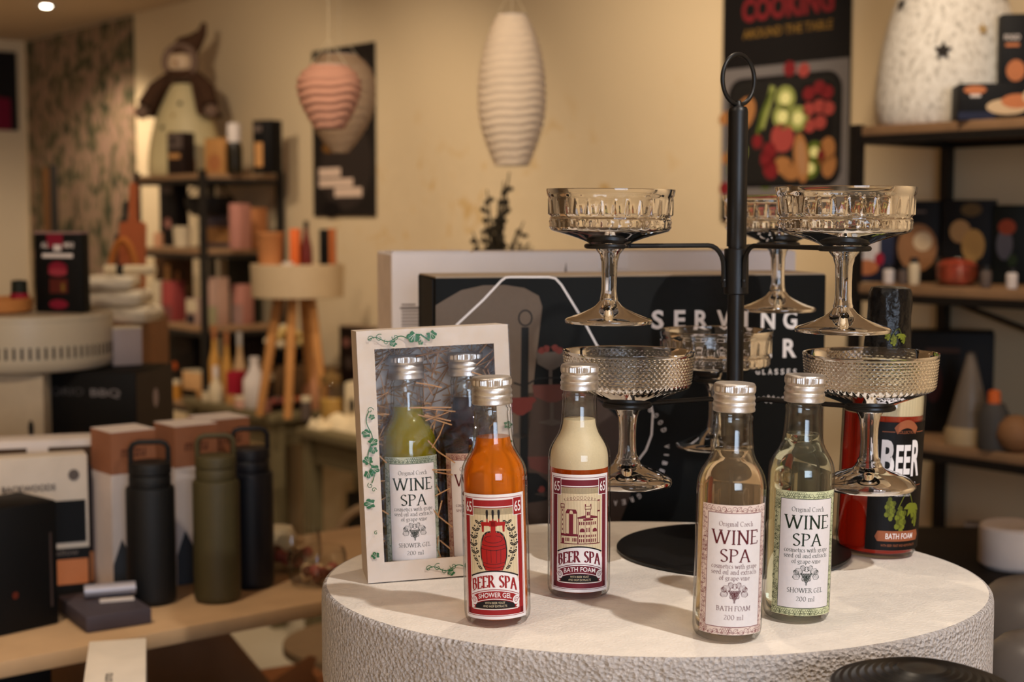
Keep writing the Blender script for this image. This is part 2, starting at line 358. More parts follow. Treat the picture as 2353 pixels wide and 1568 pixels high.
# --- round textured display disc
def boucle(name, rgb, bs, st, dist):
    m = mat(name, rgb, .9, noise=.05, nscale=60); nt = m.node_tree; b = nt.nodes['Principled BSDF']
    tc = nt.nodes.new('ShaderNodeTexCoord'); mp = nt.nodes.new('ShaderNodeMapping'); mp.inputs['Scale'].default_value = (1, 1, 1.15)
    n1 = nt.nodes.new('ShaderNodeTexNoise'); n1.inputs['Scale'].default_value = bs; n1.inputs['Detail'].default_value = 6; n1.inputs['Roughness'].default_value = .6; n1.inputs['Distortion'].default_value = .5
    n2 = nt.nodes.new('ShaderNodeTexVoronoi'); n2.inputs['Scale'].default_value = bs * .9
    ad = nt.nodes.new('ShaderNodeMath'); ad.operation = 'ADD'
    nt.links.new(tc.outputs['Object'], mp.inputs[0]); nt.links.new(mp.outputs[0], n1.inputs['Vector']); nt.links.new(mp.outputs[0], n2.inputs['Vector'])
    nt.links.new(n1.outputs['Fac'], ad.inputs[0]); nt.links.new(n2.outputs['Distance'], ad.inputs[1])
    bp = nt.nodes.new('ShaderNodeBump'); bp.inputs['Strength'].default_value = st; bp.inputs['Distance'].default_value = dist
    nt.links.new(ad.outputs[0], bp.inputs['Height']); nt.links.new(bp.outputs[0], b.inputs['Normal']); return m
M_side = boucle('rough_white_plaster', (234, 226, 222), 300, 1., .0065); M_top = boucle('smooth_white_plaster', (238, 230, 220), 420, .35, .0012)
plinth = thing('round_display_plinth', 'round white plinth with rough textured side carrying the bottles and glass stand', 'plinth', (PC[0], PC[1], 0))
top = [(1e-6, ZT)] + [(RX * t, ZT - SAG * t * t) for t in (.2, .4, .6, .8, .9, .984)]
edge = [(RX * .984, ZT - SAG * .968), (RX * .991, ZT - SAG - .0004), (RX * .9965, ZT - SAG - .0022), (RX * .999, ZT - SAG - .006), (RX, ZT - .024), (RX, ZT - .085), (RX * .99, ZT - .105), (RX * .965, ZT - .122), (RX * .92, ZT - .134), (RX * .85, ZT - .14), (.01, ZT - .14)]
mb = MB(); mb.surf(top, 128); mb.X = Matrix.Identity(4)
mb.v = [(x, y * RY / RX, z) for x, y, z in mb.v]; mb.build('top_surface', M_top, plinth)
mb = MB(); mb.surf(edge[::1], 128); mb.v = [(x, y * RY / RX, z) for x, y, z in mb.v]
random.seed(3); mb.build('side_band', M_side, plinth)
sup = MB(); sup.box(-.13, 1.15, .72, .36, 2.12, ZT - .14, .004); sup.box(-.10, 1.2, 0, .33, 2.05, .72)
tag(sup.build('display_pedestal', mat('dark_brown_wood', (58, 44, 34), .6, noise=.2, nscale=12)), 'dark pedestal hidden under the round white plinth and the two boxes behind', 'pedestal')
# --- serving stand
PX, PY = .2105, 1.39
stand = thing('serving_stand', 'black metal serving stand with ring handle holding six coupe glasses', 'stand', (PX, PY, ZT))
MB().lathe([(.1095, 0), (.1105, .001), (.1105, .003), (.1095, .004), (.0001, .0042)], 96).build('base_disc', M_black, stand)
MB().lathe([(.0078, .0042), (.0078, .29)], 24).build('pole', M_black, stand)
MB().lathe([(.0092, .29), (.0092, .4145), (.0088, .4175), (.0075, .4195), (.003, .42), (.003, .4215)], 32).build('grip', M_black, stand); grip = stand.children[-1]
h = MB(); rr = .0232; zc = .4215 + rr
h.tube([(rr * .72 * sin(a), rr * .55 * sin(a), zc - rr * cos(a)) for a in [2 * pi * i / 40 for i in range(40)]], .0021, 10, True)
h.lathe([(.0055, .4195), (.0035, .4225), (.003, .425)], 16); h.build('ring_handle', M_black, grip)
ARMS = [(-.122, -.037, .291), (.069, -.143, .291), (.070, .172, .289), (-.106, -.057, .1475), (.110, -.075, .1475), (.0, .132, .150)]
def collar(z0, z1, name):
    m_ = MB(); m_.lathe([(.0105, z0), (.0115, z0 + .001), (.0115, z1 - .001), (.0105, z1)], 32); m_.build(name, M_black, stand)
collar(.245, .288, 'collar'); collar(.105, .143, 'collar')
RR = .0205
for i, (dx, dy, z) in enumerate(ARMS):
    L = math.hypot(dx, dy); u = Vector((dx / L, dy / L, 0)); a = MB()
    zb = .252 if i < 3 else .112; pts = [u * .0125 + Vector((0, 0, zb)), u * .013 + Vector((0, 0, z - .020))]
    for t in range(1, 7):
        an = pi / 2 * t / 6; pts.append(u * (.013 + .016 * (1 - cos(an))) + Vector((0, 0, z - .020 + .020 * sin(an))))
    pts.append(u * (L - RR)); pts[-1].z = z
    a.tube(pts, .0023, 8)
    a0 = math.atan2(-dy, -dx); c = Vector((dx, dy, z)); op = -1 if i % 2 else 1
    a_r = MB(); a_r.tube([c + Vector((RR * cos(a0 + op * (t / 24 * 1.62 * pi)), RR * sin(a0 + op * (t / 24 * 1.62 * pi)), 0)) for t in range(25)], .0023, 8)
    a.ball(u * .0125 + Vector((0, 0, zb + .006)), .0028, 5)
    ao = a.build('arm', M_black, stand); a_r.build('holder_ring', M_black, ao)
# --- coupe glasses.  z is measured upward from the foot
H = .1225
BOWL_C = [(.0585, H), (.0586, H - .0015), (.0578, H - .006)] + [(.0572 - .0012 * t / 8, H - .0075 - .0155 * t / 8) for t in range(9)] + [(.0548, H - .0243), (.0546, H - .0255), (.0556, H - .027)] + [(.0556 - .0006 * t / 5, H - .028 - .008 * t / 5) for t in range(6)] + [(.0535, H - .0375), (.051, H - .0385), (.040, H - .0415), (.030, H - .0445), (.022, H - .0475), (.0165, H - .0505)]
BOWL_IN = [(.0585, H), (.0575, H - .0005), (.0558, H - .006), (.0540, H - .020), (.0525, H - .031), (.050, H - .0345), (.042, H - .0368), (.028, H - .0395), (.014, H - .041), (.0001, H - .0415)]
STEM_C = [(.0165, H - .0505), (.0135, H - .0525), (.0128, H - .0545), (.0118, H - .056), (.0092, H - .059), (.0086, H - .062), (.0075, H - .066), (.0070, H - .08), (.0072, H - .092), (.0078, H - .098), (.0085, H - .100), (.0083, H - .1015), (.0095, H - .103)]
FOOT_C = [(.0095, H - .103), (.0120, H - .106), (.0165, H - .109), (.0240, H - .1125), (.032, H - .1155), (.0385, H - .1177), (.0400, H - .119), (.0402, H - .1205), (.0395, H - .122), (.036, H - .1225), (.02, H - .1205), (.0001, H - .1195)]
def cut_rf(a, r, z):
    d = H - z
    if .0072 < d < .0232 and r > .05:
        k = (d - .0075) / .0155; t = abs(((a * 30 / (2 * pi)) % 1) - .5) * 2
        return r + .0011 * max(0, 1 - t * 2.2 / max(.25, 1 - .2 * k) - (1 - k) * .9 + .25) * (1 if k > .12 else k / .12) - .0003
    if .0275 < d < .0365 and r > .05:
        t = abs(((a * 36 / (2 * pi)) % 1) - .5) * 2; s_ = abs(((d - .028) / .004 % 1) - .5) * 2
        return r + .0012 * (1 - max(t, s_)) - .0003
    return r
def stem_rf(a, r, z):
    d = H - z
    return r * (1 - .05 * (1 - abs(cos(a * 4))) * (1 if .062 < d < .098 else 0))
HB = [(.0598, H), (.0599, H - .0015), (.0594, H - .003)] + [(.0590 - .0022 * t / 36, H - .0036 - .0255 * t / 36) for t in range(37)] + [(.0562, H - .0302), (.0545, H - .0322), (.050, H - .0345), (.040, H - .039), (.030, H - .0428), (.022, H - .0462), (.0165, H - .0495), (.0150, H - .0505)]
HB_IN = [(.0598, H), (.0588, H - .0005), (.0572, H - .004), (.0553, H - .028), (.0535, H - .031), (.048, H - .033), (.038, H - .0365), (.024, H - .0400), (.010, H - .0415), (.0001, H - .0418)]
STEM_H = [(.0150, H - .0505), (.0122, H - .0525), (.0118, H - .0535), (.0102, H - .0560), (.0090, H - .060), (.0080, H - .068), (.0077, H - .078), (.0080, H - .088), (.0086, H - .094), (.0105, H - .0965), (.0102, H - .098), (.0118, H - .1005), (.0122, H - .102)]
FOOT_H = [(.0122, H - .102), (.0150, H - .1045), (.0210, H - .1065), (.0290, H - .1095), (.0365, H - .1135), (.0405, H - .1165), (.0416, H - .1185), (.0416, H - .1205), (.0405, H - .122), (.036, H - .1225), (.02, H - .1205), (.0001, H - .1195)]
def hob_rf(a, r, z):
    d = H - z
    if .0036 < d < .0292 and r > .05:
        row = (d - .0036) / .0255 * 10; ro = int(row); u = (a * 76 / (2 * pi) + (.5 if ro % 2 else 0)) % 1 - .5; v = row % 1 - .5
        return r + .0008 * max(0, 1 - (u * u + v * v) * 5.5)
    if .0292 <= d < .0345 and r > .05:
        return r + .0007 * cos(a * 60)
    return r
def coupe(kind, label, group):
    t = thing('coupe_glass', label, 'glass', group=group)
    if kind == 'cut':
        b = MB(); b.surf(BOWL_C, 240, cut_rf, flat=(H - .0375, H - .007, .05)); b.surf(BOWL_IN[::-1], 72); b.build('bowl', M_glass, t)
        MB().surf(STEM_C, 48, stem_rf).build('stem', M_glass, t); MB().surf(FOOT_C, 72).build('foot', M_glass, t)
    else:
        b = MB(); b.surf(HB, 360, hob_rf); b.surf(HB_IN[::-1], 72); b.build('bowl', M_glass, t)
        MB().surf(STEM_H, 48).build('stem', M_glass, t); MB().surf(FOOT_H, 72).build('foot', M_glass, t)
    return t
cutg = coupe('cut', 'x', 'x'); hobg = coupe('hob', 'x', 'x')
GL = [(0, 'cut', 'faceted clear coupe glass in the upper tier left of the pole', .6), (1, 'cut', 'faceted clear coupe glass in the upper tier nearest the camera, right of the pole', .2),
      (2, 'cut', 'faceted clear coupe glass in the upper tier partly hidden behind the black pole', 0), (3, 'hob', 'beaded clear coupe glass in the lower tier behind the foam bath bottle', .6),
      (4, 'hob', 'beaded clear coupe glass in the lower tier before the dark beer bath bottle', -.4), (5, 'cut', 'faceted clear coupe glass in the lower tier behind the pole', 0)]
used = set()
for i, kd, lb, tilt in GL:
    src = cutg if kd == 'cut' else hobg
    g = src if kd not in used else copy_tree(src); used.add(kd)
    dx, dy, z = ARMS[i]; seat = (.0505 if kd == 'cut' else .0482)
    g.location = (PX + dx, PY + dy, ZT + z + seat + .001 - H); g.rotation_euler = (0, R(tilt), R(13 * i)); tag(g, lb, 'glass', 'coupe glasses on the serving stand')
# --- bottles
BP = [(.0001, .0015), (.018, .0008), (.0225, .0), (.0245, .0012), (.0260, .004), (.0265, .008), (.0265, .112), (.0264, .117), (.0260, .1205), (.0250, .1245), (.0232, .1285), (.0208, .1325), (.0184, .1365), (.0168, .1405), (.0158, .145), (.0152, .151), (.0147, .160), (.0144, .1665), (.0147, .1672), (.0149, .1685), (.0147, .170), (.0138, .171), (.0138, .178)]
def inner(th=.0022): return [(max(.0001, r - th), z + (.004 if z < .02 else 0)) for r, z in BP[1:]][::-1]
def cut_profile(z0, z1, th=.0021):
    pr = [(r - th, z + (.0041 if z < .012 else 0)) for r, z in BP[1:]]; out = []
    for i in range(len(pr)):
        r, z = pr[i]
        if i and (pr[i - 1][1] - z0) * (z - z0) < 0:
            k = (z0 - pr[i - 1][1]) / (z - pr[i - 1][1]); out.append((pr[i - 1][0] + k * (r - pr[i - 1][0]), z0))
        if i and pr[i - 1][1] < z1 < z:
            k = (z1 - pr[i - 1][1]) / (z - pr[i - 1][1]); out.append((pr[i - 1][0] + k * (r - pr[i - 1][0]), z1)); break
        if z0 <= z <= z1: out.append((r, z))
    return out
def knurl(a, r, z): return r + (.00028 * (1 if int(a * 72 / pi) % 2 else -1) if .0155 < z < .0195 and r > .015 else 0)
CAPP = [(.0154, 0), (.0160, .0005), (.0161, .0020), (.0156, .0036), (.0161, .0050), (.0162, .0064), (.0154, .0078), (.0158, .0092), (.0161, .0104), (.0155, .0122), (.0150, .0132), (.0154, .0140), (.0158, .0150), (.0158, .0158), (.0158, .0190), (.0157, .0200), (.0152, .0211), (.0146, .0215), (.0001, .0212)]
M_capin = None
def bottle(name, label, px, yaw, lean, liquid, top, pale=None, foam=None, lab=None, group=None, cat='bottle', loc=None, tip=0):
    z = ZT
    if loc is None:
        p = G(px[0], px[1], ZT - .002); loc = Vector((p.x, p.y + .0265, 0)); loc.z = ztop(loc.x, loc.y) + .0003
    t = thing(name, label, cat, loc, group=group, rot=(R(tip), R(lean), 0))
    g = MB(); g.surf(BP, 64); g.surf(inner(), 64); 
    g.surf([(.0138, .178), (.0116, .178)], 64); g.build('glass_body', M_bottle, t)
    lo = MB(); pr = cut_profile(0, (foam[0] if foam else top)); lo.lathe([(.0001, pr[0][1])] + pr + [(.0001, pr[-1][1])], 64); lo.build('liquid', liquid, t)
    if foam:
        fo = MB(); pr = cut_profile(foam[0] + .0001, top); fo.lathe([(.0001, pr[0][1])] + pr + [(.0001, pr[-1][1])], 64); tag(fo.build('foam_layer', foam[1], t), 'cream coloured foam layer')
    MB().lathe(CAPP, 144, (0, 0, .1735), knurl).build('cap', M_alu, t)
    if lab:
        art, ms = lab; o = art.mesh('label', ms, t, bend=.02655); o.rotation_euler = (0, 0, R(yaw)); 
    return t
def ink(n, c, **k): return mat(n, c, .55, spec=.25, noise=.04, nscale=150, **k)
# --- wine label (mm) -> metres
def wine_art(kind, seed, last, small=None):
    A = Art(); rnd = random.Random(seed)
    A.rect(-28.5, 0, 28.5, 99, 1, 0)
    for sx, sy, n in ((0, 1, 0),):
        # scroll ornament on the border band
        def scroll(x, y, s, d):
            pts = []
            for i in range(15):
                a = i / 14 * 2.6 * pi; r_ = s * (1 - i / 16); pts.append((x + r_ * cos(a + d), y + r_ * sin(a + d)))
            A.line(pts, [.42 * (1 - i / 20) for i in range(15)], 2, 1)
        def berries(x, y, s):
            for i in range(4):
                for j in range(3):
                    xx, yy = x + (i - 1.5) * s * .8 + (j % 2) * s * .4, y + (j - 1) * s * .7
                    A.line(arc(xx, yy, s * .42, s * .42, 0, 360, 8), .22, 2, 1)
        def leaf(x, y, s, d):
            c, s_ = cos(d), sin(d)
            for k in (-1, 0, 1):
                A.line([(x + c * s * u - s_ * s * (.35 * k * sin(pi * u)), y + s_ * s * u + c * s * (.35 * k * sin(pi * u))) for u in (0, .25, .5, .75, 1)], .26, 2, 1)
        for y in (3, 96):
            x = -26
            while x < 27:
                k = rnd.random()
                if k < .45: scroll(x, y, 2.2, rnd.random() * 6)
                elif k < .7: berries(x, y, 2.2)
                else: leaf(x - 2, y - 1.5, 4.6, rnd.random() * .9)
                scroll(x + 1.8, y - 1.6, .9, rnd.random() * 6); x += 4
        for x in (-25.6, 25.6):
            y = 7
            while y < 93:
                k = rnd.random()
                if k < .4: scroll(x, y, 2.0, rnd.random() * 6)
                elif k < .6: berries(x, y, 1.8)
                else: leaf(x - 1.4, y - 1.5, 4.2, .6 + rnd.random() * 1.6)
                scroll(x + rnd.choice((-1.5, 1.5)), y - 1.8, .9, rnd.random() * 6); y += 3.6
    A.frame(-22.9, 5.8, 22.9, 93.2, .5, 2, 2); A.rect(-22.4, 6.3, 22.4, 92.7, 0, 2)
    A.serif('Original Czech', 0, 83.2, 3.5, 27, 3, 3, .12); A.serif('WINE', 0, 69.5, 10.4, 38, 3, 3, .15); A.serif('SPA', 0, 56, 9.6, 24.5, 3, 3, .15)
    A.serif('cosmetics with grape', 0, 51, 3.5, 37, 3, 3, .12); A.serif('seed oil and extracts', 0, 46.5, 3.5, 37, 3, 3, .12); A.serif('of grape-vine', 0, 42, 3.5, 24, 3, 3, .12)
    # grape emblem
    for sg in (-1, 1):
        for cx_, cy_, s, d in ((6, 36, 6.5, 10), (8, 33, 6, -14), (4, 37.5, 5, 45), (9.2, 34.5, 4.5, 30), (3, 33, 5, -50)):
            x = cx_ - 3; c, s_ = cos(R(d)), sin(R(d))
            for k in (-1, -.5, 0, .5, 1):
                A.line([(sg * (x + c * s * u - s_ * s * (.42 * k * sin(pi * u) * (1 + .25 * sin(9 * u)))), cy_ - 1 + s_ * s * u + c * s * (.42 * k * sin(pi * u) * (1 + .25 * sin(9 * u)))) for u in [i / 9 for i in range(10)]], .3 if abs(k) == 1 else .2, 3, 3)
    A.line(arc(0, 37.4, 2, 2, 0, 360, 10), .35, 3, 3)
    for j in range(8):
        n = max(1, 7 - j)
        for i in range(n): A.line(arc((i - (n - 1) / 2) * 1.35, 33.6 - j * 1.2, .58, .58, 0, 360, 8), .3, 3, 3); A.poly(ell((i - (n - 1) / 2) * 1.35 + .15, 33.5 - j * 1.2, .3, .3, 6), 3, 3)
    A.serif(last, 0, 18.6, 3.6, 27 if last != 'SHOWER GEL' else 30, 3, 3, .13)
    A.serif('200 ml', 0, 11.8, 3.6, 15.5, 3, 3, .12)
    B = Art(); B.p = [([(p[0] * .001, p[1] * .001 + .0065) for p in pts], m, l) for pts, m, l in A.p]
    return B
def beer_art(kind):
    A = Art(); dark = 1
    # materials: 0 cream frame, 1 red, 2 field, 3 red line / barrel, 4 black
    A.rect(-28, 0, 28, 99, 0, 0); A.frame(-26, 2.4, 26, 96.6, .45, 1, 1)
    A.rect(-25, 3.4, 25, 8.2, 1, 1); A.rect(-25, 3.4, -20.6, 83, 1, 1); A.rect(20.6, 3.4, 25, 83, 1, 1); A.rect(-16.5, 89.6, 16.5, 94.6, 1, 1)
    A.rect(-20, 8.2, 20, 88.6, 2, 1)
    A.rect(-20, 83, 20, 88.6, 2, 1)
    for i in range(16):
        x = -19 + i * 2.5; A.line([(x, 36), (x - 1.2, 88)], .22, 5, 2)
    A.rect(-20.5, 88.2, 20.5, 88.8, 1, 2)
    for s in (-1, 1):
        A.rect(s * 21 - 4.6, 81.6, s * 21 + 4.6, 96, 0, 2); A.rect(s * 21 - 4.1, 82.2, s * 21 + 4.1, 95.4, 1, 3)
        A.text('65', s * 21, 84.5, 8.4, 6.2, 0, 4, .012)
    def up(x, k=.011, y0=0): return -k * x * x + y0
    wp = lambda x, y: (x, y - .0115 * x * x)
    # arch ribbon
    A.poly([(-20.8, 17), (20.8, 17), (20.8, 28.5)] + [(x, up(x, .0125, 38.8)) for x in (18, 14, 10, 5, 0, -5, -10, -14, -18)] + [(-20.8, 28.5)], 0, 3)
    A.line([(x, up(x, .0125, 38.6)) for x in range(-20, 21, 2)], 1.1, 4, 4)
    for t, x, w_ in (('BEER', -9.6, 19.5), ('SPA', 11.0, 15)):
        A.serif(t, x, 26.0, 9.2, w_, 1, 5, .19, warp=wp)
    A.line([(x, up(x, .0125, 23.9)) for x in range(-20, 21, 2)], .5, 1, 5)
    A.poly([(-19.5, 8.5), (19.5, 8.5), (19.5, 17.6)] + [(x, up(x, .0125, 22.8)) for x in (15, 10, 5, 0, -5, -10, -15)] + [(-19.5, 17.6)], 1, 4)
    A.text(kind[0], 0, 17.8, 3.9, 27, 0, 6, .012, warp=lambda x, y: (x, y - .0105 * x * x))
    A.line([(x, up(x, .014, 16.4)) for x in range(-17, 18, 2)], .5, 0, 5)
    A.poly([(-16.5, 8.6), (16.5, 8.6)] + [(x, up(x, .014, 15.6)) for x in (16, 12, 8, 4, 0, -4, -8, -12, -16)], 4, 5)
    A.text('WITH BEER YEAST', 0, 12.4, 1.7, 16, 2, 6); A.text('AND HOP EXTRACTS', 0, 9.8, 1.7, 19, 2, 6)
    for s in (-1, 1):
        A.poly(ell(s * 17.6, 14.6, 3.2, 3.6, 16), 0, 6)
        A.line([(s * 17.6 + (2.4 - .13 * i) * cos(i * .7) * s, 14.6 + (2.6 - .14 * i) * sin(i * .7)) for i in range(17)], .45, 1, 7)
        A.poly([(s * 19.8, 12), (s * 17, 9.6), (s * 19.5, 8)], 0, 6); A.poly([(s * 20.6, 25), (s * 18, 22.6), (s * 20.8, 20)], 0, 6)
    A.rect(-19, 7.6, 19, 8.2, 0, 6)
    if kind[1] == 'barrel':
        body = [(-6.2, 39), (6.2, 39), (8.2, 43), (9.6, 49), (9.8, 55), (9.2, 61), (7.6, 66), (5, 68.6), (0, 69.6), (-5, 68.6), (-7.6, 66), (-9.2, 61), (-9.8, 55), (-9.6, 49), (-8.2, 43)]
        A.poly([(x * 1.1, 39 + (y - 39) * 1.04) for x, y in body], 4, 2); A.poly(body, 3, 3)
        A.line(ell(0, 63.8, 7, 2.9, 20) + [(7, 63.8)], .35, 4, 4)
        for y, k, ww in ((59.6, -1.6, 9.2), (56.6, -1.7, 9.6), (45.6, -1.6, 9), (42.6, -1.5, 8)):
            A.line([(x * ww / 8, y + k * (1 - (x / 8) ** 2)) for x in range(-8, 9, 2)], .35, 4, 4)
        for x in (-5.6, -2.2, 2.2, 5.6): A.line([(x, 56 - .5), (x * .95, 45)], .25, 4, 4)
        A.rect(-1.9, 63, 1.9, 78, 3, 5); A.rect(-9.5, 74.4, 9.5, 77.4, 3, 5); A.rect(-3, 74, 3, 78.6, 3, 5)
        for x in (-8.2, 8.2): A.poly([(x - 1, 75), (x + 1, 75), (x + .7, 69.6), (x - .7, 69.6)], 3, 5)
        for x in (-4.6, 0, 4.6):
            A.rect(x - .5, 77, x + .5, 80, 3, 4); A.poly([(x - .5, 79.6), (x + .5, 79.6), (x + 1, 85), (x + .7, 87), (x - .7, 87), (x - 1, 85)], 4, 4)
        for s in (-1, 1):
            st = [(s * (9.5 + 7.5 * sin(pi * i / 12 * .92)), 40 + 36 * i / 12) for i in range(13)]; A.line(st, .4, 4, 2)
            for i in range(0, 13):
                x, y = st[i]
                for o in (-1, 1):
                    if o * s < 0 and i < 3: continue
                    A.poly([(x + o * (1.9 + 2.1 * cos(q)) * .95, y + 1.2 + 1.25 * sin(q) + (cos(q) * .9)) for q in [2 * pi * j / 10 for j in range(10)]], 4, 3) if i % 2 == 0 else A.poly(ell(x + o * 2.4, y + 1, .75, .75, 8), 4, 3)
                    if i % 2 == 0: A.line([(x + o * .6, y + .6), (x + o * 3, y + 1.8)], .25, 2, 4)
    else:
        def win(x, y, a, b): A.rect(x, y, x + a, y + b, 3, 3)
        A.line([(-17, 41), (18, 41)], .6, 3, 3)
        A.frame(-16.6, 49, -13.4, 72, .4, 3, 3); A.frame(-16.9, 70.6, -13.1, 74.4, .5, 3, 3)
        for y in (52, 56, 60, 64, 68): win(-15.3, y, .7, 1.8)
        A.frame(-12, 49, -8.6, 67, .5, 3, 3); A.frame(-6, 49, -2.4, 67, .5, 3, 3); A.rect(-8.6, 49, -6, 66, 3, 3)
        A.poly([(-12.2, 67), (-2.2, 67), (-3.4, 70), (-10.8, 70)], 3, 3); A.poly([(-8.9, 66.6), (-5.6, 66.6), (-6.4, 69), (-8.2, 69)], 2, 4)
        A.rect(-16.6, 47.6, -1.6, 49.2, 3, 3); A.frame(-16.6, 41, -1.6, 47.8, .4, 3, 3)
        for x in (-12.2, -10.9, -9.6, -6.2, -4.9, -3.6): win(x, 43, .8, 3)
        win(-15.6, 41, 2.2, 3.4); A.poly(arc(-14.5, 44.4, 1.3, 1.3, 0, 180, 6), 3, 3)
        A.frame(-1.6, 41, 15.6, 63, .45, 3, 3); A.rect(-2, 62.4, 5, 63.6, 3, 3); A.rect(8.6, 62.4, 15.6, 63.6, 3, 3); A.poly([(-1.6, 63.6), (5, 65.2), (5, 63.6)], 3, 3); A.poly([(15.6, 63.6), (9, 65.2), (9, 63.6)], 3, 3)
        A.rect(2.8, 60.6, 11.4, 62, 3, 3)
        A.frame(4.6, 62, 9.2, 70.5, .45, 3, 3); A.frame(4.1, 70, 9.7, 73, .5, 3, 3); win(4.1, 73, .9, 1.6); win(8.8, 73, .9, 1.6); win(5.8, 65, 1, 3); win(7.2, 65, 1, 3)
        for x in (-.6, 1.1, 2.8, 5.2, 6.5, 7.8, 9.8, 11.5, 13.2):
            win(x, 57, .9, 2.6); win(x, 46.6, .9, 2); win(x, 42.4, .9, 2.8)
        for x in (.4, 11.4): A.poly(arc(x + 1.6, 52.2, 2, 2, 0, 180, 8), 3, 3); win(x - .4, 51, 4, 1.2)
        for x in (5.4, 7.4): win(x, 51, .9, 3.6)
        for x in (4.4, 9.4): A.line([(x, 41), (x, 62)], .35, 3, 3)
        A.frame(15.4, 41, 18, 68, .4, 3, 3); A.frame(15.8, 68, 17.6, 77, .4, 3, 3); A.rect(15.3, 67.6, 18.1, 68.8, 3, 3); A.rect(15.5, 76.6, 17.9, 77.6, 3, 3)
        A.line([(-14 + 29 * i / 120 + (.9 + .8 * sin(pi * i / 120)) * cos(i * .52), 77.5 + 2.0 * sin(pi * i / 120) + (.9 + .9 * sin(pi * i / 120)) * sin(i * .52)) for i in range(121)], .24, 3, 3)
    B = Art(); B.p = [([(p[0] * .001, p[1] * .001 + .0065) for p in pts], m, l) for pts, m, l in A.p]
    return B
def liquid(name, rgb, ior=1.36, tr=1.): return mat(name, rgb, 0., trans=tr, ior=ior)
RED = ink('label_red', (150, 34, 36)); MAR = ink('label_maroon', (112, 36, 48)); BLK = ink('label_black', (28, 24, 26)); BR = ink('barrel_red', (160, 28, 24)); STR = ink('field_stripe', (186, 170, 136))
L_or = liquid('orange_liquid', (255, 134, 4), tr=.68); L_am = liquid('amber_liquid', (236, 92, 10), tr=.66); L_ro = liquid('pale_rose_liquid', (255, 226, 186), tr=.95); L_cl = liquid('pale_green_liquid', (248, 250, 222), tr=.98)
M_foam = mat('cream_foam', (216, 198, 160), .5, noise=.03, nscale=800)
gg = 'small bath cosmetics bottles'
bottle('orange_gel_bottle', 'bright orange beer shower gel bottle with red barrel label and silver cap', (1143, 1440), -3, -1.4, L_or, .1475, lab=(beer_art(('SHOWER GEL', 'barrel')), [M_paper, RED, M_cream, BR, BLK, STR]), group=gg)
bottle('foam_bath_bottle', 'amber beer bath foam bottle with cream foam neck and maroon brewery label', (1333, 1384), -1, 0, L_am, .149, foam=(.109, M_foam), lab=(beer_art(('BATH FOAM', 'brewery')), [M_paper, MAR, M_cream, MAR, BLK, STR]), group=gg)
WB = ink('band_rose', (230, 212, 202)); WG = ink('band_green', (214, 218, 176)); I1 = ink('ink_burgundy', (92, 28, 34)); I2 = ink('ink_green', (30, 44, 28)); WBI = ink('rose_scroll', (120, 40, 46)); WGI = ink('green_scroll', (44, 58, 30))
bottle('wine_foam_bottle', 'pale rose wine bath foam bottle with burgundy bordered label, nearest the camera', (1681, 1476), 2, 1.2, L_ro, .1445, lab=(wine_art('r', 5, 'BATH FOAM'), [M_paper, WB, WBI, I1]), group=gg)
bottle('wine_gel_bottle', 'clear wine shower gel bottle with green bordered label, right of the rose one', (1843, 1434), 4, 1.3, L_cl, .148, lab=(wine_art('g', 9, 'SHOWER GEL'), [M_paper, WG, WGI, I2]), group=gg)
# --- large dark-label beer bath bottle
p = G(2034, 1290, ZT - .004); bx, by = p.x, p.y + .038
big = thing('large_bath_bottle', 'large red beer bath foam bottle with black hop label and black foil neck', 'bottle', (bx, by, ztop(bx, by) + .0004), rot=(0, R(2.2), 0))
BB = [(.0001, .001), (.030, 0), (.0345, .0015), (.037, .006), (.0382, .014), (.0385, .13), (.0385, .152), (.0372, .162), (.034, .172), (.028, .184), (.0225, .194), (.0195, .203), (.0185, .212), (.0185, .24)]
g = MB(); g.surf(BB, 72); g.surf([(max(.0001, r - .002), z + (.003 if z < .03 else 0)) for r, z in BB[1:]][::-1], 72); g.build('glass_body', M_bottle, big)
MB().lathe([(.0001, .0035), (.028, .0035), (.034, .006), (.0363, .014), (.0365, .136), (.0001, .136)], 64).build('liquid', liquid('deep_red_liquid', (214, 40, 10), tr=.6), big)
tag(MB().lathe([(.0001, .1362), (.0365, .1362), (.0365, .152), (.0352, .162), (.032, .172), (.026, .184), (.021, .192), (.0001, .192)], 64).build('foam_layer', M_foam, big), 'cream coloured foam layer')
random.seed(5); wr = [random.random() for _ in range(400)]
def foil(a, r, z): i = int(a * 20 / pi) % 40; return r * (1 + .035 * (wr[(i * 7 + int(z * 900)) % 400] - .5) + .02 * sin(a * 9 + z * 60))
MB().lathe([(.0232, .178), (.0222, .19), (.0214, .203), (.0206, .215), (.0202, .228), (.0203, .240), (.0204, .2435), (.0198, .250), (.0180, .2545), (.012, .256), (.0001, .256)], 80, rf=foil).build('foil_sleeve', mat('crinkled_black_foil', (16, 16, 17), .22, metal=.3, noise=.1, bump=.5, bscale=140), big); foil_o = big.children[-1]
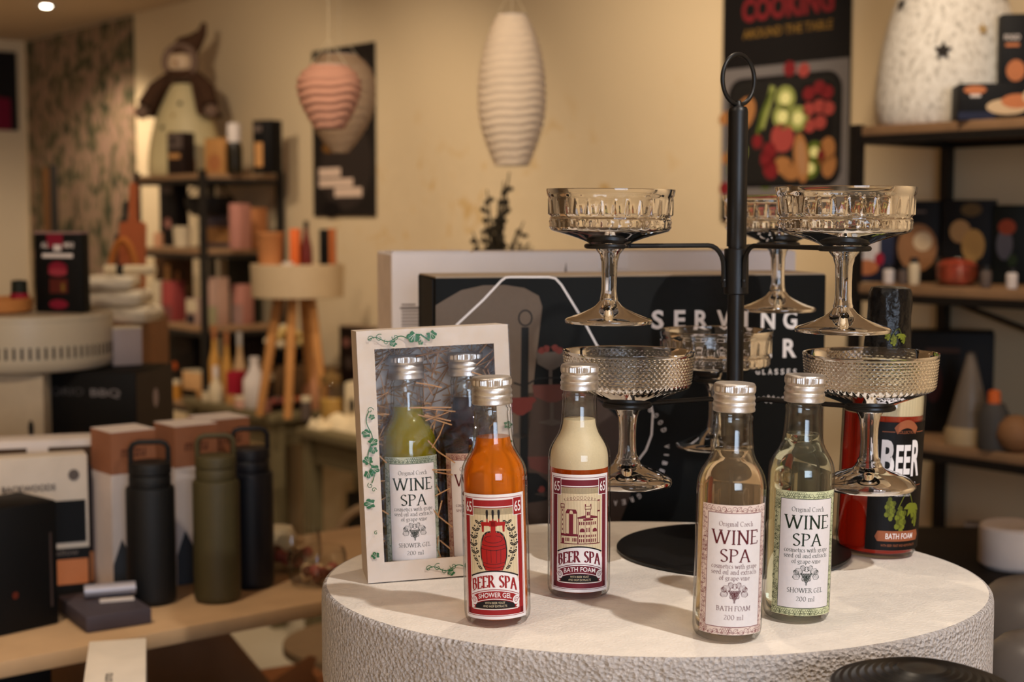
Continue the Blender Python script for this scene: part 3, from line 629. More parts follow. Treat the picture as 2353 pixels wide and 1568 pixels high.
def hops(A, s, ox, oy, ms):
    for (hx, hy, r) in ((-9, 8, 6.2), (-1, 2, 7.2), (13, 3, 5)):
        for j in range(6):
            for i in range(-2, 3):
                if abs(i) <= 2 - abs(j - 2.5) * .6: A.poly(ell(ox + s * (hx + i * r * .32 + (j % 2) * r * .15), oy + s * (hy + (2.5 - j) * r * .34), s * r * .26, s * r * .24, 7), ms[(i + j) % 2], 3 + (j % 2))
    for d in (200, 235, 265, 300, 330): A.poly([(ox + s * (10 + 9 * u * cos(R(d)) - 1.6 * sin(pi * u) * k * sin(R(d))), oy + s * (11 + 9 * u * sin(R(d)) + 1.6 * sin(pi * u) * k * cos(R(d)))) for k, us in ((1, (0, .3, .6, 1)), (-1, (.6, .3))) for u in us], ms[1], 5)
    A.line([(ox - 3 * s, oy + 8 * s), (ox + 2 * s, oy + 16 * s), (ox + 6 * s, oy + 18 * s), (ox + 10 * s, oy + 10 * s)], .5 * s, ms[1], 3)
A = Art()
A.poly(arc(2, 92, 17, 17, 40, 140, 10) + arc(2, 90, 13, 13, 140, 40, 10), 1, 1); A.line([(-22, 100), (-10, 100)], .6, 1, 1); A.line([(14, 100), (26, 100)], .6, 1, 1)
A.text('COLLECTION', 2, 98.8, 2.2, 20, 1, 1)
for t, x, w_, h_ in (('B', -15.5, 12.5, 27), ('EE', -.2, 15.5, 22), ('R', 15, 12, 27)): A.text(t, x, 67 if h_ == 27 else 68.5, h_, w_, 2, 2, .03)
A.line([(-12 + 28 * i / 60, 61 + 3.4 * sin(i * .75) * (1 - i / 130)) for i in range(61)], .9, 2, 2)
A.line([(-24, 60), (-14, 60)], .4, 1, 1); A.line([(18, 60), (28, 60)], .4, 1, 1)
A.text('PREMIUM QUALITY', 2, 52, 1.8, 18, 2, 1)
hops(A, 1.35, 1, 32, (3, 4))
A.poly([(-21, 18.6), (24, 18.6), (26.5, 22), (24, 26.4), (-21, 26.4), (-23.5, 22)], 1, 6); A.text('BATH FOAM', 1.5, 20.4, 4.2, 30, 2, 7, .01)
A.text('WITH BEER YEAST AND HOP EXTRACTS', 1.5, 14.6, 1.8, 38, 1, 1)
A.p = [([(q[0] * .001, (q[1] * 1.27 - 5) * .001) for q in pts], m, l) for pts, m, l in A.p]; A.rect(-.032, .010, .055, .131, 0, 0)
lb = A.mesh('label', [mat('label_charcoal', (13, 10, 10), .5, spec=.2, noise=.1, nscale=90), ink('copper_print', (150, 86, 56)), M_paper, ink('hop_olive', (84, 88, 26)), ink('hop_green', (112, 118, 34))], big, bend=.0386, step=.0025)
lb.rotation_euler = (0, 0, R(18))
F2 = Art(); hops(F2, .7, 0, 0, (0, 1)); F2.p = [([(q[0] * .001, q[1] * .001 + .205) for q in pts], m, l) for pts, m, l in F2.p]
F2.mesh('foil_print', [MATS['hop_olive'], MATS['hop_green']], foil_o, bend=.0228, step=.002)
# --- gift box with two wine bottles
GB = G(838, 1343, ZT - .004); gyaw = R(10.5)
gift = thing('gift_box', 'cream vine-printed gift box with window, shrink wrapped, holding two bottles on straw', 'box', (GB.x + .003, GB.y + .0005, ztop(GB.x, GB.y) + .0012), rot=(R(-3.0), R(-2.0), gyaw))
GW, GH, GD = .1345, .2215, .062
M_card = mat('cream_card', (206, 190, 174), .5, noise=.05, nscale=25, bump=.05)
fr = .0015
m_ = MB(); m_.box(0, fr, 0, .0015, GD, GH); m_.box(GW - .0015, fr, 0, GW, GD, GH); m_.box(.0015, fr, 0, GW - .0015, GD, .0015); m_.box(.0015, fr, GH - .0015, GW - .0015, GD, GH); m_.box(.0015, GD - .0015, .0015, GW - .0015, GD, GH - .0015); m_.build('carton', M_card, gift)
# window frame: mitred borders sloping slightly inward
L_, Rr, T_, B_ = .0155, .0125, .0165, .0165; dz = .004
m_ = MB(); o_ = [(0, 0, 0), (GW, 0, 0), (GW, 0, GH), (0, 0, GH)]; i_ = [(L_, dz, B_), (GW - Rr, dz, B_), (GW - Rr, dz, GH - T_), (L_, dz, GH - T_)]
bk = [(x, .0062, z) for x, y, z in i_]
m_.add(o_ + i_ + bk, [(0, 1, 5, 4), (1, 2, 6, 5), (2, 3, 7, 6), (3, 0, 4, 7), (4, 5, 9, 8), (5, 6, 10, 9), (6, 7, 11, 10), (7, 4, 8, 11)], False); m_.build('window_frame', M_card, gift)
GR = ink('vine_green', (40, 98, 58))
def vleaf(A, x, y, s, d, m=0):
    pts = []
    for i in range(20):
        a = 2 * pi * i / 20; r = s * (.72 + .28 * abs(cos(2.5 * a))) * (1 - .25 * (1 if 8 < i < 12 else 0)); pts.append((x + r * cos(a + d), y + r * sin(a + d) * .85))
    A.poly(pts, m, 2); 
    for k in (-.7, 0, .7): A.line([(x - s * .5 * cos(d), y - s * .5 * sin(d)), (x + s * .7 * cos(d + k), y + s * .6 * sin(d + k))], s * .06, 1, 3)
A = Art()
def curl(x, y, s, d, n=2.2): A.line([(x + s * (1 - i / 20) * cos(d + i / 16 * n * pi), y + s * (1 - i / 20) * sin(d + i / 16 * n * pi)) for i in range(17)], .55, 0, 1)
for y0, x0 in ((GH * 1000 - 8, 10), (8, 52)):
    A.line([(x0 + i * 2, y0 + 2.2 * sin(i * .55)) for i in range(24)], .8, 0, 1)
    curl(x0 + 2, y0 + 1, 3, 0); curl(x0 + 10, y0 + 1.5, 3.6, 1); curl(x0 + 24, y0 + 1.6, 3.2, 3); curl(x0 + 16, y0 - 2.4, 2.4, 2)
    vleaf(A, x0 + 40, y0 + 1, 6.4, 4.2); vleaf(A, x0 + 56, y0 + 2, 5, 5.2); vleaf(A, x0 + 22, y0 - 4, 3.6, 3.6); vleaf(A, x0 + 46, y0 - 4.4, 2.6, 4)
    A.line([(x0 + 46, y0 + 3), (x0 + 54, y0 - 3)], 1.4, 0, 1)
for y0, s, sg in ((146, 3, 1), (132, 4.6, -1), (124, 4.6, 1), (117, 4, 1), (108, 4.8, -1), (100, 5, 1), (96, 4.4, -1), (70, 5.6, -1), (24, 4, 0)):
    vleaf(A, 7.5 + sg * 2.6, y0, s, 1 + y0 * .3)
A.line([(7.5 + 2.4 * sin(i * .6), 88 + i * 3) for i in range(22)], .8, 0, 1); curl(9, 152, 3, 0); curl(6, 86, 2.6, 2); curl(9, 82, 2.2, 0); curl(9, 44, 1.8, 1)
for y0 in (132, 116, 100, 60): vleaf(A, GW * 1000 - 4, y0, 4.2, y0)
A.p = [([(q[0] * .001, q[1] * .001) for q in pts], m, l) for pts, m, l in A.p]
A.mesh('vine_print', [GR, M_card], gift, base=.0003)
mfilm = mat('cellophane', (255, 255, 255), .06); nt = mfilm.node_tree; b_ = nt.nodes['Principled BSDF']
tr = nt.nodes.new('ShaderNodeBsdfTransparent'); gl = nt.nodes.new('ShaderNodeBsdfGlossy'); gl.inputs['Roughness'].default_value = .08; mx = nt.nodes.new('ShaderNodeMixShader')
nz = nt.nodes.new('ShaderNodeTexNoise'); nz.inputs['Scale'].default_value = 30; bp = nt.nodes.new('ShaderNodeBump'); bp.inputs['Strength'].default_value = .15; bp.inputs['Distance'].default_value = .001
nt.links.new(nz.outputs['Fac'], bp.inputs['Height']); nt.links.new(bp.outputs[0], gl.inputs['Normal']); 
nt.links.new(schlick(nt, .5, .012, bp.outputs[0]), mx.inputs[0]); nt.links.new(tr.outputs[0], mx.inputs[1]); nt.links.new(gl.outputs[0], mx.inputs[2]); nt.links.new(mx.outputs[0], nt.nodes['Material Output'].inputs[0])
m_ = MB(); nx, nz_ = 26, 40; random.seed(2)
vs = [(-.0008 + (GW + .0016) * i / nx, -.0016 - .0006 * random.random(), -.0002 + (GH + .001) * j / nz_) for j in range(nz_ + 1) for i in range(nx + 1)]
m_.add(vs, [(j * (nx + 1) + i, j * (nx + 1) + i + 1, (j + 1) * (nx + 1) + i + 1, (j + 1) * (nx + 1) + i) for j in range(nz_) for i in range(nx)], True); m_.build('shrink_film', mfilm, gift)
m_ = MB(); random.seed(11)
for i in range(520):
    x, z, y = random.uniform(.006, GW - .006), random.uniform(.01, GH - .006), random.uniform(.046, .056)
    if random.random() < .16: x, y = random.choice((.008, .068, GW - .01)) + random.uniform(-.004, .004), random.uniform(.012, .03)
    a = random.uniform(0, pi); L = random.uniform(.02, .05); b = random.uniform(-.3, .3)
    ex, ez = cos(a) * L / 2, sin(a) * L / 2
    P0 = (min(max(x - ex, .004), GW - .004), y, min(max(z - ez, .004), GH - .004)); P1 = (min(max(x + ex, .004), GW - .004), y, min(max(z + ez, .004), GH - .004))
    if (P0[0] - P1[0]) ** 2 + (P0[2] - P1[2]) ** 2 < 1e-5: continue
    m_.tube([P0, ((P0[0] + P1[0]) / 2 + b * .01, min(y + .003, .058), (P0[2] + P1[2]) / 2), P1], .0007, 3)
tag(m_.build('straw_filling', mat('wood_straw', (176, 132, 88), .7, noise=.15, nscale=40), gift), kind='stuff')
Mx = gift.matrix_world
def inbox(dx, name, label, liq, lev, art, ms, tl=0):
    base = Matrix.Translation(gift.location) @ gift.rotation_euler.to_matrix().to_4x4()
    p_ = base @ Vector((dx, .0345, .0022))
    b_ = bottle(name, label, None, 0, 0, liq, lev, lab=(art, ms), loc=p_, group='wine bottles inside the gift box'); b_.rotation_euler = gift.rotation_euler.copy(); b_.rotation_euler.y += R(tl)
L_ye = liquid('olive_yellow_liquid', (178, 166, 24), tr=.6); L_pu = liquid('dark_plum_liquid', (60, 10, 22), tr=.8)
WGB = ink('band_sage', (188, 194, 172)); WGK = ink('sage_scroll', (58, 82, 62)); I3 = ink('ink_dark_green', (26, 40, 30))
inbox(.0435, 'yellow_gel_bottle', 'yellow green wine shower gel bottle, the left one inside the gift box', L_ye, .149, wine_art('g', 14, 'SHOWER GEL'), [M_paper, WGB, WGK, I3], .8)
WHB = ink('band_rose_beige', (196, 164, 148)); 
inbox(.0995, 'plum_hair_bottle', 'dark plum wine hair product bottle, the right one inside the gift box', L_pu, .155, wine_art('r', 21, 'HAIR'), [M_paper, WHB, WBI, I1], .3)
# --- printed carton of the serving tower
M_char = mat('charcoal_carton', (17, 19, 20), .6, spec=.12, noise=.06, nscale=60, bump=.03); M_edge = mat('carton_edge', (150, 132, 112), .7, noise=.05)
fl = V(1000, 640, 1.62); yaw = R(13)
tw = thing('serving_tower_carton', 'charcoal carton printed SERVING TOWER GLASSES standing behind the glass stand', 'box', (fl.x, fl.y, ZT - .14), yaw)
TW, TH, TD = .462, fl.z - (ZT - .14), .115
MB().box(0, 0, 0, TW, TD, TH, .0015).build('carton', M_char, tw)
MB().box(.001, .002, TH, TW - .001, TD - .002, TH + .0016).build('top_flap', M_edge, tw)
m_ = MB(); m_.box(-.0012, .012, .01, 0, TD - .03, TH - .002); m_.build('side_tuck', mat('carton_tuck', (24, 26, 27), .6), tw)
inv = (Matrix.Translation(tw.location) @ Matrix.Rotation(yaw, 4, 'Z')).inverted()
nrm = Vector((sin(yaw), -cos(yaw), 0))
def onbox(px, py):
    d = ray(px, py); o = Vector((0, 0, CZ)); t = (Vector(tw.location) - o).dot(nrm) / d.dot(nrm); q = inv @ (o + d * t); return (q.x, q.z)
A = Art(); P_ = lambda L: [onbox(*q) for q in L]
# printed picture: pale cone, table stand, dessert glasses.  0 taupe 1 white 2 dark 3 rose 4 red 5 glassgrey 6 brown
A.poly(P_([(1001, 702), (1020, 690), (1060, 667), (1110, 656), (1160, 655), (1205, 662), (1238, 680), (1246, 705), (1228, 860), (1215, 1010), (1205, 1210), (1001, 1212)]), 0, 1)
A.poly(P_([(1205, 905), (1340, 890), (1420, 960), (1452, 1060), (1448, 1140), (1420, 1212), (1200, 1212)]), 6, 1)
A.poly(P_([(1190, 1085), (1235, 1088), (1262, 1110), (1258, 1150), (1190, 1160)]), 2, 2)
A.line(P_([(1048, 748), (1110, 690), (1152, 645), (1162, 638), (1172, 637), (1262, 637), (1276, 640), (1290, 655), (1345, 745), (1372, 795), (1440, 850), (1490, 905), (1500, 950), (1497, 1000), (1484, 1035), (1462, 1064)]), .0022, 1, 3)
A.line([((onbox(1207, 731)[0]) + .0075 * cos(a), onbox(1207, 731)[1] + .0085 * sin(a)) for a in [2 * pi * i / 24 for i in range(25)]], .0017, 2, 3)
A.poly(P_([(1198, 752), (1215, 752), (1212, 1212), (1192, 1212)]), 2, 2)
A.line(P_([(1180, 880), (1204, 888), (1235, 870), (1290, 868)]), .002, 2, 3)
for (x0, y0, w_, c) in ((1265, 810, 34, 5), (1268, 885, 46, 3), (1195, 915, 30, 4), (1330, 925, 40, 5), (1262, 1050, 50, 3)):
    A.poly(P_([(x0 - w_, y0), (x0 + w_, y0 - 2), (x0 + w_ * .9, y0 + 26), (x0 + w_ * .2, y0 + 40), (x0 - w_ * .2, y0 + 40), (x0 - w_ * .9, y0 + 26)]), c, 3)
    A.poly(P_([(x0 - 4, y0 + 38), (x0 + 4, y0 + 38), (x0 + 4, y0 + 80), (x0 - 4, y0 + 80)]), 5, 2); A.poly(P_([(x0 - w_ * .7, y0 + 86), (x0, y0 + 78), (x0 + w_ * .7, y0 + 86), (x0, y0 + 94)]), 5, 2)
random.seed(8)
for (x0, y0) in ((1255, 802), (1275, 800), (1285, 806), (1245, 806), (1222, 920), (1320, 1045), (1245, 1125), (1340, 905)):
    A.poly([(onbox(x0, y0)[0] + .0045 * cos(a) * random.uniform(.7, 1.2), onbox(x0, y0)[1] + .004 * sin(a)) for a in [2 * pi * i / 9 for i in range(9)]], 4, 4)
def tx(t, x0, x1, yb, yt, bold, sp=None):
    n = len(t)
    for i, ch in enumerate(t):
        if ch == ' ': continue
        xa = x0 + (x1 - x0) * i / (n - 1) if n > 1 else x0; a = onbox(xa, yb); b = onbox(xa, yt); wd = (b[1] - a[1]) * {'I': .22, 'W': 1.1, 'L': .55, 'E': .62, 'S': .66, '.': .15}.get(ch, .78)
        A.text(ch, a[0], a[1], b[1] - a[1], wd, 1, 3, bold)
tx('SERVING', 1511, 1815, 757, 713, .03); tx('TOWER', 1600, 1814, 822, 779, .03); tx('GLASSES', 1741, 1826, 861, 848, .02)
A.line([(onbox(1735 + i * 1.6, 918 + 7 * sin(i * .9) * (1 - .4 * sin(i * .23)))) for i in range(60)], .0008, 1, 3)
cc = onbox(1415, 1035)
for i, ch in enumerate('GOOD VIBES. GREAT TASTE'):
    if ch == ' ': continue
    an = R(48 - i * 9.2); rr = .058
    def wp2(x, y, an=an): 
        x2, y2 = x, y; c_, s_ = cos(an - pi / 2), sin(an - pi / 2); return (cc[0] + rr * cos(an) + x2 * c_ - y2 * s_, cc[1] + rr * sin(an) + x2 * s_ + y2 * c_)
    A.text(ch, 0, 0, .006, .0042 if ch not in 'I.' else .0012, 1, 3, .02, warp=wp2)
A.mesh('front_print', [ink('print_taupe', (100, 86, 74)), M_paper, ink('print_black', (18, 19, 20)), ink('print_rose', (92, 54, 48)), ink('print_coral', (104, 46, 40)), ink('print_smoke', (80, 72, 66)), ink('print_brown', (66, 53, 46))], tw, base=.0002)
# --- plain white carton behind it
fl2 = V(900, 582, 1.86)
wc = thing('white_carton', 'tall plain white carton standing behind the charcoal serving tower carton', 'box', (fl2.x, fl2.y, ZT - .14), yaw)
H2 = fl2.z - (ZT - .14); M_wc = mat('white_carton_board', (214, 206, 206), .6, noise=.03, nscale=20, bump=.03); M_ws = mat('white_carton_side', (196, 176, 160), .6, noise=.08, nscale=30)
MB().box(0, 0, 0, .545, .13, H2, .0015).build('carton', M_wc, wc)
MB().box(-.0008, .003, .01, 0, .127, H2 - .003).build('side_print', M_ws, wc)
m_ = MB(); m_.box(.001, .001, H2, .10, .06, H2 + .0022); m_.box(.105, .001, H2, .54, .07, H2 + .001); m_.build('top_flap', M_wc, wc)
m_ = MB(); m_.box(.27, -.0006, H2 - .022, .31, 0, H2 - .002); m_.build('tape', mat('clear_tape', (222, 216, 218), .3), wc)
A = Art()
for i in range(11): A.rect(.012, H2 - .066 - i * .0042, .036 if i > 0 else .03, H2 - .064 - i * .0042, 0, 1)
A.rect(.010, H2 - .0705, .036, H2 - .068, 0, 1); A.poly([(.222, H2 - .038), (.229, H2 - .038), (.2265, H2 - .012)], 0, 1)
A.mesh('fine_print', [ink('faded_print', (128, 116, 112))], wc, base=.0002)
# --- black glossy vessel at lower right
vz = zat(1517, 1.0)
vs_ = thing('black_vase', 'glossy black ribbed vessel seen from above at the lower right corner', 'vase', (V(2105, 1517, 1.0).x, .985, 0))
def rib(a, r, z): return r * (1 + .006 * sin(a * 40))
MB().lathe([(.03, vz - .30), (.05, vz - .28), (.068, vz - .2), (.072, vz - .1), (.068, vz - .04), (.062, vz - .022), (.058, vz - .018)], 80, rf=rib).build('body', mat('gloss_black', (6, 6, 7), .34, noise=.05), vs_)
MB().lathe([(.060, vz - .018), (.0615, vz - .014)] + [q for i in range(9) for q in ((.0605 - .0055 * i, vz - .0125 * (1 - i / 9) ** 1.6), (.0580 - .0055 * i, vz - .0125 * (1 - (i + .5) / 9) ** 1.6 - .0012))] + [(.008, vz), (.0001, vz)], 64).build('lid', MATS['gloss_black'], vs_)
tag(MB().box(vs_.location.x - .1, .88, 0, vs_.location.x + .1, 1.04, vz - .30).build('low_side_table', MATS['dark_brown_wood']), 'dark low table under the glossy black vessel', 'table')
# ================================================================ ROOM
S0 = WS(70, 0); S1 = 6.7; N1 = 6.4
def wallbox(name, s0, s1, n0, n1, z0, z1, m, holes=None):
    mb = MB(); mb.X = Matrix.Translation(WO) @ Matrix(((WU.x, WN.x, 0, 0), (WU.y, WN.y, 0, 0), (0, 0, 1, 0), (0, 0, 0, 1)))
    mb.box(s0, n0, z0, s1, n1, z1); return structure(name, mb, m)
M_wall = ramp_mat('painted_wall', [(.40, (204, 182, 146)), (.58, (208, 186, 150)), (.66, (196, 164, 112)), (.74, (186, 148, 92))], (1.5, 1.5, 1.5), tscale=5.5, rough=.8, dist=1.2)
# ochre branch pattern fades out above eye level: height-masked decor
nt = M_wall.node_tree; b_ = nt.nodes['Principled BSDF']
geo = nt.nodes.new('ShaderNodeNewGeometry'); sx_ = nt.nodes.new('ShaderNodeSeparateXYZ'); nt.links.new(geo.outputs['Position'], sx_.inputs[0])
def mrange(src, a, b):
    m = nt.nodes.new('ShaderNodeMapRange'); m.inputs['From Min'].default_value = a; m.inputs['From Max'].default_value = b; nt.links.new(src, m.inputs['Value']); return m.outputs[0]
za = mrange(sx_.outputs['Z'], 1.95, 1.6); xa = mrange(sx_.outputs['X'], -.75, -.45); xb = mrange(sx_.outputs['X'], .62, .42)
m1 = nt.nodes.new('ShaderNodeMath'); m1.operation = 'MULTIPLY'; m2 = nt.nodes.new('ShaderNodeMath'); m2.operation = 'MULTIPLY'
nt.links.new(za, m1.inputs[0]); nt.links.new(xa, m1.inputs[1]); nt.links.new(m1.outputs[0], m2.inputs[0]); nt.links.new(xb, m2.inputs[1])
mixc = nt.nodes.new('ShaderNodeMix'); mixc.data_type = 'RGBA'; mixc.inputs[6].default_value = lin((206, 184, 148)) + (1,)
src = [l.from_socket for l in nt.links if l.to_socket == b_.inputs['Base Color']][0]
nt.links.new(m2.outputs[0], mixc.inputs[0]); nt.links.new(src, mixc.inputs[7]); nt.links.new(mixc.outputs[2], b_.inputs['Base Color'])
M_w2 = mat('plain_wall', (190, 172, 146), .85, noise=.03, nscale=4)
wallbox('wall_back', S0 - .1, S1, -.1, 0, 0, CEIL, M_wall); wallbox('wall_left', S0 - .1, S0, 0, N1, 0, CEIL, M_w2)
wallbox('wall_front', S0 - .1, S1, N1, N1 + .1, 0, CEIL, M_w2)
mb = MB(); mb.X = Matrix.Translation(WO) @ Matrix(((WU.x, WN.x, 0, 0), (WU.y, WN.y, 0, 0), (0, 0, 1, 0), (0, 0, 0, 1)))
W0, W1, WZ0, WZ1 = 2.7, 5.3, .9, 2.35
for a in ((S1, -.1, 0, S1 + .1, W0, CEIL), (S1, W1, 0, S1 + .1, N1 + .1, CEIL), (S1, W0, 0, S1 + .1, W1, WZ0), (S1, W0, WZ1, S1 + .1, W1, CEIL)): mb.box(*a)
structure('wall_right', mb, M_w2)
mb2 = MB(); mb2.X = mb.X
for n in (W0, W0 + .65, W0 + 1.3, W0 + 1.95, W1 - .06): mb2.box(S1 + .01, n, WZ0, S1 + .07, n + .05, WZ1)
for z in (WZ0, (WZ0 + WZ1) / 2, WZ1 - .05): mb2.box(S1 + .01, W0, z, S1 + .07, W1, z + .05)
structure('window_1', mb2, mat('window_white', (220, 220, 216), .5))
wallbox('floor', S0 - .1, S1 + .1, -.1, N1 + .1, -.08, 0, ramp_mat('pale_floor', [(.35, (196, 180, 152)), (.65, (210, 196, 170))], tscale=2., rough=.45))
wallbox('ceiling', S0 - .1, S1 + .1, -.1, N1 + .1, CEIL, CEIL + .08, mat('ceiling_paint', (196, 176, 152), .9, noise=.02, nscale=3))
# recessed ceiling spot that the photo shows
cs = thing('ceiling_spotlight', 'small bright recessed ceiling spotlight at the far left', 'ceiling light', tuple(G(106, 12, CEIL)))
MB().lathe([(.048, -.004), (.048, 0), (.04, 0), (.04, -.004)], 24).build('rim', mat('spot_rim', (200, 196, 190), .4), cs)
m_ = mat('lamp_glow', (255, 244, 225), .5, emis=26); MB().lathe([(.0001, -.010), (.016, -.009), (.022, -.005), (.024, -.002), (.0001, -.002)], 24).build('lens', m_, cs)
# leaf wallpaper panel
s0, s1 = WS(78, 0), WS(320, 0)
M_leaf = ramp_mat('leaf_wallpaper', [(.30, (36, 38, 20)), (.43, (76, 72, 44)), (.50, (128, 106, 80)), (.58, (146, 114, 96)), (.68, (112, 96, 64))], (1.5, 1.5, 1.2), tscale=8.5, rough=.8, dist=.7, detail=2.)
mb = MB(); mb.X = Matrix.Translation(WO) @ Matrix(((WU.x, WN.x, 0, 0), (WU.y, WN.y, 0, 0), (0, 0, 1, 0), (0, 0, 0, 1))); mb.box(s0, .0005, 0.02, s1, .012, CEIL - .01)
tag(mb.build('leaf_wallpaper_panel', M_leaf), 'tall dark green and brown leaf patterned wallpaper panel in the far left corner', 'wallpaper', kind='structure')
# ================================================================ POSTERS
def panel(name, label, cat, s0, s1, z0, z1, m, n=.004, th=.006):
    t = thing(name, label, cat, WP(s0, n, z0), WYAW); MB().box(0, -th, 0, s1 - s0, 0, z1 - z0).build('sheet', m, t); return t
inkB = ink('poster_black', (16, 13, 13)); WHT = ink('poster_white', (214, 198, 188)); RD = ink('poster_red', (124, 22, 42)); YL = ink('poster_gold', (116, 86, 34))
# dark portrait poster with paper notes
s0, s1 = WS(727, 0), WS(868, 0); zt, zb = 2.158, 1.505
t = panel('dark_poster', 'dark portrait poster with three pale text strips behind the pink lantern', 'poster', s0, s1, zb, zt, ink('poster_dusk', (30, 25, 22)))
w_ = s1 - s0; h_ = zt - zb; A = Art()
A.poly(ell(w_ * .55, h_ * .30, w_ * .42, h_ * .26, 20, 20), 2, 1); A.poly(ell(w_ * .30, h_ * .04, w_ * .16, h_ * .05, 14), 3, 2); A.poly(ell(w_ * .7, h_ * .8, w_ * .25, h_ * .1, 14, 30), 4, 1)
for x0, y0, x1, y1 in ((.10, .235, .46, .29), (.10, .175, .66, .225), (.36, .115, .80, .17)): A.rect(w_ * x0, h_ * y0, w_ * x1, h_ * y1, 1, 3)
A.poly(ell(w_ * .28, h_ * .41, w_ * .12, h_ * .03, 12), 5, 2)
A.mesh('print', [inkB, ink('poster_strip', (206, 180, 160)), ink('poster_brown', (46, 38, 34)), inkB, ink('poster_grey', (62, 52, 46)), ink('poster_amber', (112, 74, 30))], t, base=.0062)
# cooking poster
s0, s1 = WS(1660, 0), WS(1949, 0); zb, zt = 1.49, 2.2; w_ = s1 - s0; h_ = zt - zb
t = panel('cooking_poster', 'tall black cooking poster with red lettering above a grill pan of vegetables', 'poster', s0, s1, zb, zt, inkB)
A = Art(); g0 = lambda x, y: (x * w_, y * h_)
A.rect(0, 0, w_, h_ * .60, 1, 1)
for i in range(14): random.seed(40 + i); A.poly(ell(random.random() * w_, random.uniform(.02, .58) * h_, .03, .02, 8, random.random() * 90), (7, 8, 2)[i % 3], 1.2)
def rr_(x0, y0, x1, y1, r, m, l):
    A.poly([(x0 + r, y0), (x1 - r, y0)] + arc(x1 - r, y0 + r, r, r, -80, -10, 4) + arc(x1 - r, y1 - r, r, r, 0, 90, 5) + arc(x0 + r, y1 - r, r, r, 90, 180, 5) + arc(x0 + r, y0 + r, r, r, 180, 260, 4), m, l)
rr_(w_ * .05, h_ * .13, w_ * .95, h_ * .56, .05, 0, 2); rr_(w_ * .08, h_ * .15, w_ * .92, h_ * .545, .04, 9, 3)
for i in range(20): A.line([(w_ * .1, h_ * (.165 + .018 * i)), (w_ * .9, h_ * (.165 + .018 * i))], .0018, 0, 3.5)
rr_(w_ * .64, h_ * .31, w_ * .89, h_ * .52, .02, 0, 4)
for x, y, r, m in ((.19, .42, .045, 7), (.52, .47, .036, 3), (.50, .40, .036, 3), (.62, .39, .036, 3), (.50, .32, .042, 6), (.40, .27, .026, 4), (.38, .24, .026, 4), (.41, .20, .028, 4), (.30, .31, .02, 4), (.52, .21, .032, 7), (.57, .19, .03, 7), (.14, .27, .036, 3), (.12, .21, .03, 8), (.84, .26, .035, 7), (.86, .21, .03, 7), (.80, .25, .026, 4), (.72, .20, .03, 8), (.75, .26, .03, 8), (.03, .13, .02, 4), (.06, .02, .02, 4), (.55, .58, .022, 4), (.66, .57, .02, 6)):
    A.poly(ell(x * w_, y * h_, r * (1.0 if m != 7 else 1.15), r * (.95 if m != 7 else .8), 14, x * 300), m, 5)
    A.poly(ell(x * w_, y * h_, r * .55, r * .5, 10), {3: 10, 8: 10, 4: 4, 7: 7, 6: 6}[m], 5.5)
for x, y in ((.70, .48), (.78, .50), (.84, .48), (.70, .42), (.78, .43), (.85, .42), (.71, .36), (.79, .37)): A.poly(ell(x * w_, y * h_, .021, .019, 10), 4 if y > .45 else 6, 5)
A.line([(.33 * w_, .36 * h_), (.38 * w_, .44 * h_), (.42 * w_, .52 * h_)], .02, 3, 5); A.line([(.30 * w_, .34 * h_), (.34 * w_, .42 * h_), (.41 * w_, .50 * h_)], .012, 8, 5)
A.poly(ell(.65 * w_, .24 * h_, .026, .068, 16, 8), 7, 6); A.poly(ell(.655 * w_, .24 * h_, .016, .05, 14, 8), 2, 6.5)
A.rect(0, 0, w_, h_ * .09, 0, 6); A.poly([(.62 * w_, 0), (w_, 0), (w_, .10 * h_)], 1, 7)
A.text('COOKING', w_ * .52, h_ * .775, h_ * .093, w_ * .72, 4, 8, .045); A.text('AROUND THE TABLE', w_ * .52, h_ * .712, h_ * .036, w_ * .70, 5, 8, .02)
A.mesh('print', [inkB, ink('marble_grey', (104, 98, 96)), ink('bread_tan', (160, 118, 82)), ink('lime_slice', (136, 142, 76)), ink('tomato_red', (112, 28, 32)), YL, ink('meat_brown', (150, 62, 56)), ink('golden_food', (154, 104, 60)), ink('herb_green', (84, 98, 30)), ink('grill_black', (28, 26, 24)), ink('lime_core', (212, 208, 140))], t, base=.0062)
# wine coloured poster on the left wall
t = thing('magenta_poster', 'black poster with magenta lower corner on the left side wall', 'poster', V(-60, 290, 7.4) , WYAW + pi / 2)
pw = 1.1; t.location = WP(S0 + .012, 1.25, zat(290, 7.9)); ph = zat(100, 7.9) - zat(290, 7.9)
MB().box(0, 0, 0, 1.2, .006, ph).build('sheet', inkB, t)
A = Art(); A.poly([(.5, 0), (1.16, 0), (1.16, ph * .4), (.95, ph * .45), (.8, ph * .25)], 0, 1); A.poly(ell(.95, ph * .2, .1, .1, 12), 1, 2); A.rect(.8, ph * .75, 1.05, ph * .78, 2, 2)
A.mesh('print', [ink('magenta_dark', (96, 6, 36)), ink('magenta', (128, 10, 56)), ink('grey_print', (60, 50, 50))], t, base=.001)
